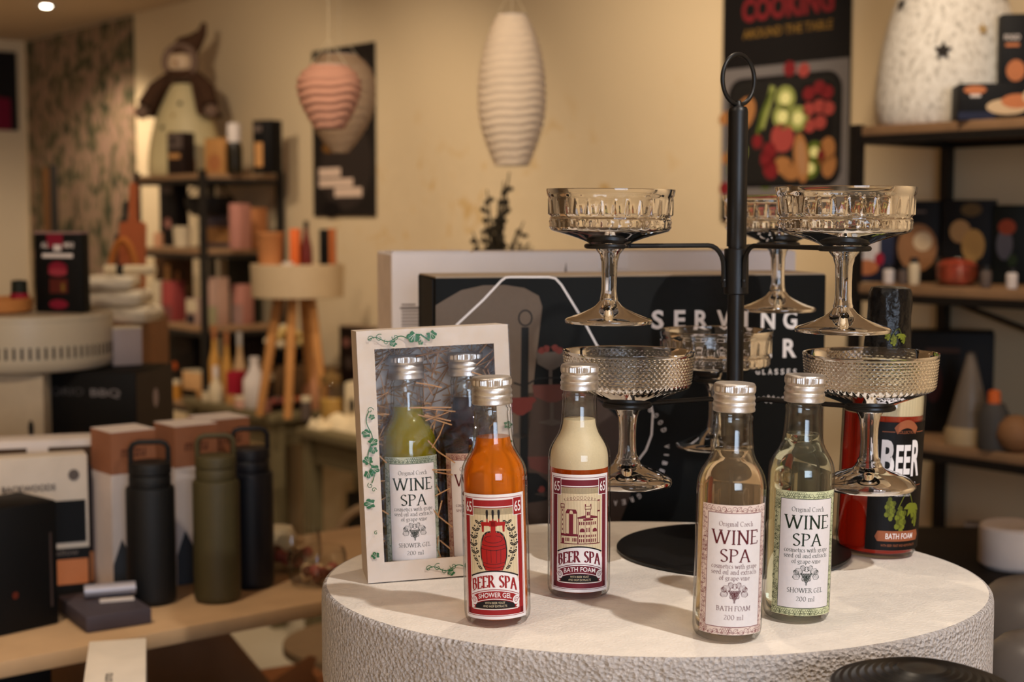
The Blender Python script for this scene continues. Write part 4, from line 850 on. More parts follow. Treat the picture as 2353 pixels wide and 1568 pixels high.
# ================================================================ HANGING PAPER LANTERNS
def lantern(name, label, px, py0, py1, wpx, Y, prof, m, amp, ribs=19):
    top = zat(py0, Y); bot = zat(py1, Y); h = top - bot; r0 = hp(wpx / 2, Y)
    t = thing(name, label, 'lantern', (V(px, 400, Y).x, Y, bot), group='hanging paper lanterns')
    n = 120; pr = []
    for i in range(n + 1):
        u = i / n; k = u * (len(prof) - 1); j = min(int(k), len(prof) - 2); f = k - j; r = prof[j] * (1 - f) + prof[j + 1] * f
        pr.append((r * r0, u * h))
    def rf(a, r, z): return r * (1 + amp * sin(z / h * ribs * 6.283 + 1.3 * sin(a * 2) + .8 * sin(a * 5 + 2)))
    s = MB(); s.surf(pr, 72, rf); s.build('paper_shade', m, t)
    sh_o = t.children[-1]; MB().lathe([(pr[-1][0] * .98, h - .004), (pr[-1][0] * 1.03, h - .004), (pr[-1][0] * 1.03, h), (pr[-1][0] * .98, h)], 48).build('top_ring', mat('ring_white', (190, 176, 160), .5), sh_o)
    MB().tube([(0, 0, h - .02), (0, 0, CEIL - bot)], .0006, 5).build('cord', mat('nylon_cord', (214, 196, 160), .5), t)
    MB().tube([(-pr[-1][0], 0, h - .002), (0, 0, h + .05), (pr[-1][0], 0, h - .002)], .0008, 5).build('bail', MATS['nylon_cord'], t)
    return t
def paper(name, rgb, tr=.3):
    m = mat(name, rgb, .8, noise=.04, nscale=30, bump=.2, bscale=45); m.node_tree.nodes['Principled BSDF'].inputs['Roughness'].default_value = .9; return m
lantern('white_paper_lantern', 'tall cream ribbed paper lantern hanging in the middle of the room', 1176, 34, 381, 155, 2.9,
        [.50, .62, .74, .84, .92, .97, 1.0, 1.0, .99, .97, .93, .87, .80, .70, .58, .44], paper('cream_paper', (226, 204, 176)), .022)
lantern('pink_paper_lantern', 'dusty pink ribbed paper lantern hanging in front of the cream one', 758, 150, 296, 146, 2.9,
        [.46, .62, .75, .87, .95, 1.0, .99, .86, .58], paper('pink_paper', (196, 142, 116)), .028, 8)
lantern('cream_drop_lantern', 'sheer beige drop shaped lantern behind the pink one before the dark poster', 782, 126, 352, 166, 3.35,
        [.22, .50, .72, .88, .97, 1.0, .98, .84, .50], paper('sheer_beige', (176, 146, 114)), .01, 12)
# ================================================================ helpers for stock on shelves
def C_(name, rgb, **k): return mat(name, rgb, k.pop('rough', .6), spec=.25, noise=k.pop('noise', .06), nscale=k.pop('nscale', 20), **k)
KRAFT = C_('kraft_card', (168, 108, 66)); WOODB = C_('shelf_wood', (150, 116, 84), noise=.12, nscale=14); STEEL = mat('shelf_black_steel', (20, 17, 15), .5, noise=.1, nscale=20)
def pbox(name, label, cat, loc, yaw, w_, d, h, m, prints=(), lid=None, group=None, rot=None):
    """carton whose front face (local -Y) is centred on loc; prints = (x0,z0,x1,z1,mat) as fractions"""
    t = thing(name, label, cat, loc, yaw, group, rot=rot)
    cb_ = MB().box(-w_ / 2, 0, 0, w_ / 2, d, h - (.004 if lid else 0), min(.003, w_ * .03)).build('carton', m, t)
    if lid: MB().box(-w_ / 2, 0, h - .004, w_ / 2, d, h).build('lid', lid, t)
    if prints:
        A = Art(); ms = []
        for i, pr in enumerate(prints):
            if pr[-1] not in ms: ms.append(pr[-1])
            k = ms.index(pr[-1])
            if pr[0] == 'e': A.poly(ell((pr[1] - .5) * w_, pr[2] * h, pr[3] * w_, pr[4] * h, 16), k, 1 + i * .5)
            elif pr[0] == 't': A.text(pr[1], (pr[2] - .5) * w_, pr[3] * h, pr[4] * h, pr[5] * w_, k, 1 + i * .5, .02)
            else: A.rect((pr[0] - .5) * w_, pr[1] * h, (pr[2] - .5) * w_, pr[3] * h, k, 1 + i * .5)
        A.mesh('front_print', ms, cb_, base=.0012)
    return t
def vessel(name, label, cat, loc, parts, group=None):
    """turned object: parts = [(part name, profile, material)]"""
    t = thing(name, label, cat, loc, group=group)
    for pn, pr, m in parts: MB().lathe(pr, 28).build(pn, m, t)
    return t
def rail(m, a, b, r=.012):
    a = Vector(a); b = Vector(b); d = (b - a).normalized(); u = Vector((0, 0, 1)) if abs(d.z) < .9 else WU; v = d.cross(u).normalized(); u = v.cross(d).normalized()
    vs = [p_ + u * (r * i) + v * (r * j) for p_ in (a, b) for i, j in ((-1, -1), (1, -1), (1, 1), (-1, 1))]
    m.add(vs, [(0, 1, 2, 3), (7, 6, 5, 4), (0, 4, 5, 1), (1, 5, 6, 2), (2, 6, 7, 3), (3, 7, 4, 0)], False)
def shelf_unit(name, label, s0, s1, n0, n1, zs, ztop_, brace=False):
    t = thing(name, label, 'shelf', WP(s0, n0, 0), WYAW); inv_ = (Matrix.Translation(t.location) @ Matrix.Rotation(WYAW, 4, 'Z')).inverted()
    # local x along the wall, local -y out of the wall
    W_, D_ = s1 - s0, n1 - n0
    for x in (0, W_):
        for y in (0, -D_):
            m = MB(); m.box(x - .012, y - .012, 0, x + .012, y + .012, ztop_); m.build('post', STEEL, t)
    for z in zs:
        m = MB(); m.box(.0, -D_ + .0, z - .022, W_, 0, z, .002); bo_ = m.build('board', WOODB, t)
        m = MB()
        for x in (0, W_): m.box(x - .01, -D_ + .012, z - .04, x + .01, -.012, z - .022)
        for y in (0, -D_): m.box(.012, y - .008, z - .04, W_ - .012, y + .008, z - .022)
        m.build('frame_rail', STEEL, bo_)
    if brace:
        m = MB(); a = Vector((W_ * .0 + .02, -.005, zs[1] - .05)); b = Vector((W_ - .1, -.005, zs[2] + .02)); rail(m, a, b, .005); m.build('brace', STEEL, t)
    return t
# ---- left shelf unit
sR = WS(645, .03)
ZL = (1.676, 1.374, 1.06, .74)
shelf_unit('steel_shelf', 'black steel and wood shelf against the wall at the left, snowman lantern on top', sR - .60, sR, .03, .38, ZL[:4], 1.69)
def onL(px, n, z): p_ = WPX(px, n, z); return Vector((p_.x, p_.y, z + .001))
def sh(name, label, cat, px, n, z, wpx, hpx, m, prints=(), d=.07, dyaw=.35, lid=None, group=None):
    p_ = onL(px, n, z); return pbox(name, label, cat, p_, WYAW + dyaw, hp(wpx, p_.y), d, hp(hpx, p_.y), m, prints, lid, group)
def snow_figure(name, label, p_, s, m_body, full=True, yaw=0., stars=(), sy=.72):
    t = thing(name, label, 'lantern figure', p_, yaw)
    b = [(.150, 0), (.158, .01), (.160, .05), (.156, .10), (.146, .16), (.130, .22), (.108, .28), (.082, .33), (.062, .37), (.050, .385), (.0001, .39)]
    lb_ = MB().lathe([(r * s, z * s) for r, z in b], 48, sy=sy).build('lantern_body', m_body, t)
    DK = mat('star_hole_dark', (34, 27, 20), .8); LT = mat('star_hole_gold', (176, 146, 96), .8)
    for x, z, r, dk in stars:
        # star cut-outs wrapped on the body
        A = Art(); A.poly([(r * s * (1 if i % 2 == 0 else .48) * sin(2 * pi * i / 10), r * s * (1 if i % 2 == 0 else .48) * cos(2 * pi * i / 10)) for i in range(10)], 0, 1)
        rb = 0
        for j in range(len(b) - 1):
            if b[j][1] <= z <= b[j + 1][1]: f = (z - b[j][1]) / (b[j + 1][1] - b[j][1]); rb = (b[j][0] * (1 - f) + b[j + 1][0] * f) * s; sl = (b[j][0] - b[j + 1][0]) / (b[j + 1][1] - b[j][1])
        an = math.asin(max(-.98, min(.98, x * s / rb)))
        xf = Matrix.Diagonal((1, sy, 1, 1)) @ Matrix.Rotation(an, 4, 'Z') @ Matrix.Translation((0, -rb - .006 * s, z * s)) @ Matrix.Rotation(-math.atan(sl), 4, 'X')
        A.mesh('star_hole', [DK if dk else LT], lb_, xf=xf)
    if full:
        BRN = C_('brown_felt', (74, 50, 34), rough=.9); FUR = mat('grey_fur', (120, 96, 80), .95, bump=.6, bscale=120)
        cape = [(.165, .25), (.150, .27), (.125, .32), (.098, .37), (.072, .42), (.055, .445), (.0001, .45)]
        m = MB(); pr = [(r * s, z * s) for r, z in cape]; vs = []; fs = []; seg = 30
        for r, z in pr:
            for k in range(seg + 1):
                a = R(-52 + 284 * k / seg); vs.append((r * cos(a) * 1.0, r * sin(a) * (sy + .12), z))
        for i in range(len(pr) - 1):
            for k in range(seg): fs.append((i * (seg + 1) + k, i * (seg + 1) + k + 1, (i + 1) * (seg + 1) + k + 1, (i + 1) * (seg + 1) + k))
        m.add(vs, fs, True); m.build('cape', BRN, t)
        for sg in (-1, 1):
            m = MB(); m.tube([(sg * .05 * s, 0, .41 * s), (sg * .11 * s, -.03 * s, .36 * s), (sg * .145 * s, -.07 * s, .29 * s)], [.034 * s, .038 * s, .034 * s], 12); m.build('sleeve', BRN, t)
            m = MB(); m.ball((sg * .152 * s, -.08 * s, .265 * s), .03 * s, 8); m.build('mitten', FUR, t)
        m = MB(); m.ball((0, -.01 * s, .47 * s), .062 * s, 12); m.build('face', mat('ceramic_face', (206, 178, 144), .5, noise=.03), t)
        m = MB(); m.tube([(.066 * s * sin(a), -.035 * s, .475 * s + .066 * s * cos(a)) for a in [2 * pi * i / 20 for i in range(20)]], .016 * s, 8, True); m.build('hood_trim', FUR, t)
        m = MB(); m.ball((0, -.075 * s, .468 * s), .010 * s, 6); m.build('nose', C_('nose_clay', (166, 120, 84)), t)
        m = MB(); m.tube([(0, .005 * s, .50 * s), (.02 * s, .005 * s, .545 * s), (.055 * s, .005 * s, .565 * s), (.085 * s, .005 * s, .60 * s), (.095 * s, .005 * s, .64 * s)], [.068 * s, .052 * s, .036 * s, .020 * s, .010 * s], 14); m.build('hat', BRN, t)
        m = MB(); m.tube([(-.05 * s, -.03 * s, .43 * s), (0, -.065 * s, .42 * s), (.05 * s, -.03 * s, .43 * s)], .02 * s, 8); m.build('scarf', BRN, t)
    return t
snow_figure('snowman_lantern', 'ivory snowman lantern in brown hat and cape on the left shelf', onL(430, .2, ZL[0]), 1.02, mat('ivory_ceramic', (208, 190, 142), .5, noise=.04, nscale=14), True, R(-10),
            [(.012, .30, .014, 1), (-.012, .25, .013, 0), (-.058, .20, .016, 1), (-.018, .175, .015, 0), (.055, .145, .018, 1)])
Ybr = C_('label_tan', (190, 138, 84)); DKB = C_('dark_brown_card', (38, 26, 22)); GRY = C_('grey_card', (96, 82, 74)); CRM = C_('cream_box', (206, 188, 156)); PNK = C_('dusty_pink', (176, 120, 106)); ORG = C_('orange_box', (206, 98, 44)); WBX = C_('white_box', (216, 204, 196)); BLKB = C_('black_box', (11, 9, 9)); GRN = C_('sage_box', (110, 108, 84)); RDB = C_('raspberry', (150, 26, 44)); MBL = C_('dark_green_card', (30, 32, 22))
sh('tea_tin', 'dark grey printed tin before the snowman lantern on the shelf top', 'tin', 408, .345, ZL[0], 50, 96, DKB, ((.05, .62, .95, .97, GRY), (.1, .38, .8, .5, Ybr), ('e', .35, .8, .14, .08, DKB)))
vessel('spice_jar', 'small amber spice jar beside the dark tin on the shelf top', 'jar', onL(443, .27, ZL[0]), [('jar_body', [(.02, 0), (.022, .01), (.022, .06), (.016, .075)], C_('amber_jar', (150, 96, 40), rough=.3)), ('cap', [(.017, .075), (.017, .1), (.0001, .1)], CRM)])
sh('kraft_bag_box', 'kraft box with brown round print on the shelf top', 'box', 497, .25, ZL[0], 58, 82, C_('light_kraft', (186, 134, 78)), (('e', .5, .32, .34, .24, KRAFT), (.3, .7, .7, .78, Ybr)))
vessel('white_cap_bottle', 'dark sauce bottle with white cap on the shelf top', 'bottle', onL(543, .24, ZL[0]), [('bottle_body', [(.030, 0), (.032, .01), (.032, .10), (.026, .125)], C_('dark_olive_glass', (34, 28, 16), rough=.25)), ('cap', [(.027, .125), (.027, .192), (.024, .2), (.0001, .2)], WBX)])
sh('black_gift_box', 'tall black box with tan label at the right end of the shelf top', 'box', 606, .18, ZL[0], 54, 120, BLKB, ((.12, .12, .55, .58, Ybr), (.1, .78, .5, .9, GRY)))
sh('dark_book', 'dark slanted slate grey book on the second shelf of the left unit', 'book', 388, .22, ZL[1], 62, 150, C_('slate_cover', (30, 25, 23)), ((.2, .8, .8, .9, GRY), ('e', .5, .35, .2, .08, PNK)), dyaw=.2)
vessel('tealight_holder', 'small glass tealight holder on the second shelf before the dark book', 'candle holder', onL(366, .33, ZL[1]), [('cup', [(.018, 0), (.022, .01), (.02, .06), (.012, .062)], C_('peach_glass', (216, 160, 120)))])
vessel('cream_cup', 'cream cup at the front edge of the second shelf', 'cup', onL(420, .33, ZL[1]), [('cup_body', [(.028, 0), (.032, .004), (.038, .088), (.034, .088), (.03, .01), (.0001, .008)], CRM)])
sh('kraft_tube_box', 'kraft wrapped box on the second shelf at the right', 'box', 560, .18, ZL[1], 82, 92, KRAFT, ((.05, .2, .2, .9, Ybr),))
sh('pink_paper_bag', 'dusty pink tapered bag on the second shelf', 'bag', 540, .30, ZL[1], 30, 104, PNK)
t = thing('wire_basket', 'black open basket hanging under the top board of the left shelf', 'basket', onL(485, .22, 1.545))
MB().lathe([(.02, -.045), (.075, -.035), (.10, .0), (.104, .035), (.098, .04), (.09, 0), (.06, -.03), (.0001, -.038)], 32).build('basket_body', mat('black_wire', (12, 10, 10), .6, bump=.5, bscale=90), t)
MB().tube([(-.095, 0, .035), (-.06, 0, .08), (0, 0, .108), (.06, 0, .08), (.095, 0, .035)], .004, 6).build('handle', MATS['black_wire'], t)
sh('photo_card', 'small bluish picture card standing on the second shelf', 'card', 500, .14, ZL[1], 86, 100, C_('picture_card', (110, 96, 96)), ((.05, .1, .95, .45, Ybr), ('e', .5, .7, .3, .12, C_('blue_grey', (110, 110, 130)))), d=.01)
sh('picture_frame', 'brown framed picture standing low on the third shelf', 'picture', 396, .20, ZL[2], 112, 150, C_('brown_frame', (92, 60, 30)), ((.1, .08, .9, .92, C_('brown_print', (66, 42, 22))), (.3, .1, .45, .8, Ybr), (.6, .2, .7, .7, KRAFT)), d=.02, lid=CRM)
sh('green_drawer_box', 'large very dark green box on the third shelf', 'box', 545, .12, ZL[2], 100, 150, MBL, d=.06, dyaw=.0)
sh('tall_pink_carton', 'tall pale pink carton on the third shelf behind the black post', 'box', 484, .31, ZL[2], 40, 110, C_('pale_pink', (196, 158, 138)), ((.05, .0, .95, .4, C_('pale_green', (168, 158, 120))),))
# ---- right shelf unit
s_a = WS(2170, .02); ZR = (1.708, 1.348, 1.0, .62)
shelf_unit('display_shelf', 'black steel shelf with wood boards at the right edge by the cooking poster', s_a, s_a + 1.1, .02, .37, ZR, 1.712, True)
def onR(px, n, z): return onL(px, n, z)
M_snow = ramp_mat('snowy_ceramic', [(.30, (168, 160, 146)), (.46, (222, 214, 200)), (.7, (238, 232, 220))], (1, 1, .6), tscale=110, rough=.6, bump=.3)
snow_figure('snow_dome_lantern', 'large speckled white lantern with star holes on the right shelf top', onR(2172, .19, ZR[0]), 1.13, M_snow, False, R(16),
            [(-.128, .24, .016, 1), (.012, .285, .014, 0), (.07, .262, .018, 1), (-.075, .142, .02, 1), (.005, .185, .014, 0)])
def shr(name, label, cat, px, n, z, wpx, hpx, m, prints=(), d=.05, dyaw=.75, **k):
    return sh(name, label, cat, px, n, z, wpx, hpx, m, prints, d, dyaw, **k)
FOOD = C_('food_orange', (190, 116, 72)); FCR = C_('food_cream', (206, 178, 140)); NAV = C_('navy_card', (32, 36, 58))
shr('tall_food_box', 'tall black food box standing at the right edge of the shelf top', 'box', 2335, .20, ZR[0], 95, 245, BLKB, (('t', 'FOGO', .25, .76, .05, .36, WBX), (.1, .70, .42, .73, FOOD), ('e', .35, .48, .22, .1, FOOD)))
shr('flat_food_box', 'low black box with sandwich picture on the right shelf top', 'box', 2285, .33, ZR[0], 180, 82, BLKB, ((.0, .0, .45, .22, NAV), ('e', .2, .82, .14, .12, FOOD), (.14, .62, .27, .7, WBX), ('e', .6, .35, .26, .22, FCR), ('e', .72, .5, .2, .2, FOOD), ('e', .9, .62, .12, .22, FCR)), d=.10)
# middle shelf stock
shr('cracker_box', 'dark box with white panel and fruit print on the middle right shelf', 'box', 1995, .30, ZR[1], 110, 150, NAV, ((.2, .3, .72, .8, WBX), ('e', .45, .22, .26, .12, FOOD), ('e', .72, .35, .1, .1, RDB)), dyaw=.5)
shr('round_bread_box', 'black box with big round bread picture on the middle right shelf', 'box', 2100, .21, ZR[1], 118, 185, BLKB, (('e', .55, .42, .38, .3, C_('bread', (150, 104, 66))), ('e', .65, .5, .18, .12, FCR), (.1, .85, .7, .88, GRY)), dyaw=.5)
shr('chip_bag_box', 'black box with golden snack picture on the middle right shelf', 'box', 2222, .17, ZR[1], 118, 190, BLKB, (('e', .35, .62, .2, .14, C_('snack_tan', (170, 130, 82))), ('e', .6, .45, .22, .2, C_('snack_gold', (184, 140, 76))), ('e', .55, .88, .2, .08, C_('olive_print', (86, 66, 34)))), dyaw=.5)
shr('blue_cup_box', 'black green box with grey cup picture on the middle right shelf', 'box', 2325, .13, ZR[1], 90, 180, C_('black_green', (16, 20, 14)), (('e', .3, .5, .2, .2, C_('cup_grey', (96, 92, 96))), ('e', .35, .72, .22, .1, C_('red_food', (150, 62, 32))), ('e', .5, .3, .12, .08, C_('leaf_green', (44, 58, 26)))), dyaw=.5)
CLR = thin_glass('shelf_glass')
random.seed(31)
t = vessel('red_candy_bowl', 'glass bowl of reddish sweets on the middle right shelf', 'bowl', onR(2198, .30, ZR[1]), [('sweets', [(.035, .004), (.044, .02), (.045, .045), (.03, .056), (.0001, .06)], mat('red_sweets', (176, 70, 46), .5, noise=.4, nscale=90, bump=.8, bscale=80)), ('bowl_glass', [(.036, 0), (.047, .012), (.048, .055), (.052, .062), (.050, .062), (.0465, .054), (.0455, .013), (.034, .002)], CLR)])
for i, (px, hh, c, nm, lb) in enumerate(((2042, 42, WBX, 'white', 'between cracker box and bread box'), (2075, 40, GRY, 'grey', 'in front of the bread box'), (2100, 62, CRM, 'cream', 'before the round bread picture'), (2265, 50, GRY, 'smoky', 'right of the red sweets bowl'), (2325, 46, WBX, 'pale', 'at the right picture edge'))):
    p_ = onR(px, .34, ZR[1]); r = hp(13, p_.y); h = hp(hh, p_.y)
    vessel('spice_pot', nm + ' small pot on the middle right shelf ' + lb, 'pot', p_, [('pot_body', [(r * .9, 0), (r, h * .1), (r, h * .7), (r * .7, h * .8)], c), ('lid', [(r * .75, h * .8), (r * .75, h), (.0001, h)], STEEL)], group='small pots on the middle right shelf')
# lower right shelf stock
shr('oil_bottle_box', 'large black box with faint red print on the lower right shelf', 'box', 2190, .22, ZR[2], 190, 235, BLKB, (('e', .3, .5, .1, .2, C_('dim_red', (60, 24, 20))), (.2, .8, .6, .84, C_('dim_copper', (70, 46, 34)))), d=.12, dyaw=.6)
vessel('cone_light', 'grey transparent cone with cream filling on the lower right shelf', 'decoration', onR(2236, .31, ZR[2]), [('cone', [(.052, 0), (.05, .03), (.008, .20), (.0001, .205)], C_('smoke_cone', (112, 100, 88), rough=.3)), ('base_fill', [(.0545, 0), (.0535, .028), (.036, .06), (.0001, .062)], C_('cream_fill', (170, 146, 110)))])
vessel('label_jar', 'small dark jar with grey label and orange lid on the lower right shelf', 'jar', onR(2292, .345, ZR[2]), [('jar_body', [(.032, 0), (.034, .01), (.034, .075), (.022, .1)], C_('jar_grey', (70, 66, 62))), ('stopper', [(.014, .1), (.013, .125), (.0001, .13)], ORG)])
vessel('tan_ball', 'round tan ball shaped candle on the lower right shelf', 'candle', onR(2345, .34, ZR[2]), [('ball', [(.01, 0), (.032, .012), (.042, .035), (.036, .06), (.018, .076), (.0001, .08)], C_('tan_wax', (140, 100, 66)))])
shr('pale_grey_panel', 'pale grey carton with dark W mark below the lower right shelf board', 'box', 2320, .30, ZR[3], 175, 215, C_('grey_lilac', (112, 102, 98)), (('t', 'W', .42, .28, .2, .32, GRY), (.05, .55, .6, .62, C_('lilac_grey', (126, 116, 112)))), d=.05, dyaw=.5)
vessel('white_candle_glass', 'white pillar candle at the right edge below the shelf', 'candle', V(2330, 1300, 2.3) - Vector((0, 0, 0)), [('wax', [(.05, 0), (.055, .006), (.055, .062), (.050, .066), (.0001, .064)], WBX)])
o_ = V(2330, 1300, 2.3); tag(MB().box(o_.x - .22, o_.y - .12, 0, o_.x + .3, o_.y + .3, o_.z - .0005, .004).build('dark_side_cabinet', C_('cabinet_black', (22, 17, 15))), 'near black cabinet carrying the white candle at the right edge', 'cabinet')
for i, (px, py, Y, r, lb) in enumerate(((2420, 1330, 1.62, .105, 'upper dark grey dome shade at the right edge of the picture'), (2400, 1455, 1.35, .062, 'lower grey dome shade at the bottom right corner'))):
    o_ = V(px, py, Y); z0 = .0
    t = thing('dome_lamp', lb, 'lamp', (o_.x, o_.y, 0), group='grey dome lamps at the right')
    MB().lathe([(r * 1.02, o_.z - r * 1.6), (r * 1.0, o_.z - r * .9), (r * .88, o_.z - r * .35), (r * .6, o_.z - .1 * r), (r * .2, o_.z), (.0001, o_.z)], 40).build('shade', mat('grey_enamel', (92, 84, 78), .35, noise=.06), t)
    MB().lathe([(r * .8, 0), (r * .8, .02), (.012, .03), (.012, o_.z - r * .5), (.0001, o_.z - r * .5)], 24).build('stem', STEEL, t)
# ================================================================ TWIG ARRANGEMENT behind the cartons
b0 = V(1140, 640, 3.3)
t = thing('twig_arrangement', 'dark dried twig arrangement rising behind the white carton', 'plant', (b0.x, b0.y, zat(800, 3.3)))
m = MB(); random.seed(6); hz = zat(395, 3.3) - zat(800, 3.3)
for i in range(26):
    a = random.uniform(0, 2 * pi); sp = random.uniform(.01, .10) if i > 5 else .02; hh = hz * (random.uniform(.52, .74) if i > 5 else 1 - .05 * i)
    if i == 0: sp = .03; a = .2
    pts = [(0, 0, 0), (sp * .25 * cos(a), sp * .25 * sin(a), hh * .5), (sp * .6 * cos(a), sp * .6 * sin(a), hh * .78), (sp * cos(a), sp * sin(a), hh)]
    m.tube(pts, [.005, .004, .003, .0015], 5)
    for k in range(9):
        u = random.uniform(.55, 1); m.ball((sp * u * cos(a) + random.uniform(-.012, .012), sp * u * sin(a), hh * (.5 + .5 * u) - .02), random.uniform(.004, .008), 3)
m.build('twigs', C_('dry_brown', (50, 42, 26)), t)
MB().lathe([(.045, -.16), (.06, -.12), (.062, -.06), (.03, 0), (.034, .02), (.028, .02), (.024, 0), (.0001, -.01)], 32).build('vase', C_('vase_dark', (60, 50, 40)), t)
zt_ = zat(800, 3.3) - .16
tag(MB().box(b0.x - .07, b0.y - .2, 0, b0.x + .3, b0.y + .2, zt_, .004).build('low_cabinet', WOODB), 'low wooden cabinet hidden behind the cartons carrying the twig vase', 'cabinet')
# ================================================================ LEFT SIDE TABLES
TZ = .90; TYAW = math.atan2(.63, .777); TV = Vector((cos(TYAW), sin(TYAW), 0)); TP = Vector((-sin(TYAW), cos(TYAW), 0))
PALE = C_('pale_oak', (196, 160, 120), noise=.10, nscale=10); OLV = C_('olive_paint', (112, 100, 72), noise=.05)
e0 = G(742, 1381, TZ)
t = thing('bottle_table', 'pale wood table carrying the insulated bottles and cartons at the lower left', 'table', (e0.x, e0.y, 0), TYAW)
MB().box(-1.55, 0, TZ - .024, .36, .44, TZ, .003).build('table_top', PALE, t)
MB().box(-1.5, .05, .05, -.42, .41, TZ - .025).build('dark_filler_body', C_('under_table_dark', (16, 13, 12)), t)  # dark body added below the top so everything under it turns black
for x, y in ((.32, .05), (.32, .39), (-1.52, .05), (-1.52, .39)): MB().box(x - .018, y - .018, 0, x + .018, y + .018, TZ - .024).build('leg', OLV, t)
def T(px, py, z=TZ): p_ = G(px, py, z); p_.z = z + .0008; return p_
def bev(pts): return pts
def flask(name, label, px, py, r, hb, m, mlid, dark):
    p_ = T(px, py); p_ += Vector((0, r * .9, 0)); p_.z = TZ + .0008
    t = thing(name, label, 'bottle', p_, R(10), group='insulated bottles')
    MB().lathe([(.9 * r, 0), (.98 * r, .004), (r, .01), (r, hb - .004), (.97 * r, hb), (.86 * r, hb + .001)], 48).build('body', m, t)
    MB().lathe([(.84 * r, hb), (.86 * r, hb + .004), (.86 * r, hb + .018), (.82 * r, hb + .02), (.88 * r, hb + .022), (.88 * r, hb + .036), (.84 * r, hb + .039), (.0001, hb + .039)], 48).build('lid', mlid, t)
    lid_o = t.children[-1]; q = .76 * r; z0 = hb + .03; z1 = hb + .070
    m_ = MB(); pts = [(-q, 0, z0), (-q, 0, z1 - .010), (-q + .004, 0, z1 - .003), (-q + .012, 0, z1), (q - .012, 0, z1), (q - .004, 0, z1 - .003), (q, 0, z1 - .010), (q, 0, z0)]
    m_.tube(pts, .0042, 8); m_.build('carry_handle', mlid, lid_o)
    return t
FB = mat('powder_black', (6, 6, 7), .6, noise=.05); FG = mat('powder_olive', (70, 62, 36), .55, noise=.04, nscale=60); FN = mat('powder_navy', (11, 12, 22), .5, noise=.04)
flask('black_insulated_bottle', 'matte black insulated bottle with carry handle, leftmost of the three', 338, 1397, .0375, .182, FB, FB, 0)
flask('olive_insulated_bottle', 'olive green insulated bottle with carry handle, middle of the three', 491, 1391, .0365, .190, FG, FG, 0)
flask('navy_insulated_bottle', 'dark navy insulated bottle with carry handle, right and behind the olive one', 571, 1358, .0365, .188, FN, FN, 0)
KB = C_('carton_terracotta', (150, 98, 70)); KW = C_('carton_white', (214, 200, 192)); KD = C_('carton_mountain', (60, 62, 66)); KT = C_('carton_print', (96, 56, 40))
def bottle_carton(label, px, py, dz=0):
    p_ = T(px, py)
    t = thing('bottle_carton', label, 'box', p_, TYAW, group='insulated bottle cartons')
    w_, d, h = .076, .076, .262
    MB().box(0, 0, 0, w_, d, h * .74).build('carton_body', KW, t); m = MB(); m.box(0, 0, h * .74, w_, d, h - .001); m.build('upper_band', KB, t)
    m = MB(); m.box(0, 0, h - .001, w_, d, h); m.build('carton_lid', KW, t)
    A = Art(); A.poly([(0, 0), (w_, 0), (w_, .07), (w_ * .8, .055), (w_ * .6, .085), (w_ * .4, .06), (w_ * .2, .09), (0, .05)], 0, 1); A.text('mizu', w_ * .5, h * .84, .018, w_ * .55, 1, 1, .02)
    A.mesh('front_print', [KD, KT], t, base=.0004); return t
bottle_carton('white and terracotta carton directly behind the black insulated bottle', 262, 1372)
bottle_carton('white and terracotta carton behind the olive insulated bottle', 408, 1366 - 18)
bottle_carton('white and terracotta carton behind the navy insulated bottle', 486, 1322)
# white printed carton and neighbours
GTX = C_('grey_text', (96, 86, 80)); BLP = C_('black_panel', (9, 8, 8))
def tbox(name, label, cat, px, py, w_, d, h, m, prints=(), yaw=TYAW, z=TZ, lid=None, group=None):
    return pbox(name, label, cat, T(px, py, z), yaw, w_, d, h, m, prints, lid, group)
tbox('window_box', 'white display box with brown windows at the far left behind the others', 'box', 100, 1338, .26, .07, .235, WBX, ((.12, .80, .42, .95, C_('brown_window', (74, 54, 36))), (.55, .80, .88, .95, MATS['brown_window'])), yaw=R(16))
tbox('white_text_carton', 'white carton with grey lettering, round mark and black panel at the left', 'box', 92, 1376, .155, .05, .225, C_('ivory_carton', (206, 192, 176)), (('t', 'BACKWOODS', .42, .76, .045, .52, GTX), ('e', .86, .86, .055, .04, GTX), (.62, .38, .97, .68, BLP), (.0, .0, 1, .34, BLP), (.62, .08, .98, .26, FOOD), ('t', 'Mellow', .74, .29, .04, .3, GTX)), yaw=R(22))
tbox('black_cube_box', 'tall near black box with faint side text at the left edge of the table', 'box', 66, 1450, .10, .10, .185, BLP, (('e', .3, .3, .05, .03, C_('ember', (90, 34, 20))), (.86, .15, .9, .75, C_('dark_text', (58, 46, 42)))), yaw=R(48))
tbox('slim_dark_box', 'slim dark box between the white text carton and the bottle cartons', 'box', 212, 1352, .035, .04, .20, DKB, ((.1, .05, .9, .3, KRAFT),), yaw=R(30))
tbox('flat_slate_box', 'flat slate grey box lying in front of the black insulated bottle', 'box', 275, 1446, .098, .145, .024, C_('slate_box', (74, 66, 72)), (), yaw=TYAW - R(6))
tq = T(205, 1392, TZ + .0248)
t = thing('silver_tube', 'silver and white packaged tube lying on the flat slate box', 'tube', tq + Vector((.02, .05, 0)), R(20)); m = MB(); m.tube([(-.04, 0, .011), (.035, 0, .011)], .010, 14); m.build('tube_body', mat('silver_wrap', (168, 162, 168), .35, metal=.3), t); m = MB(); m.box(-.02, -.035, 0, .03, -.022, .003); m.build('price_strip', WBX, t)
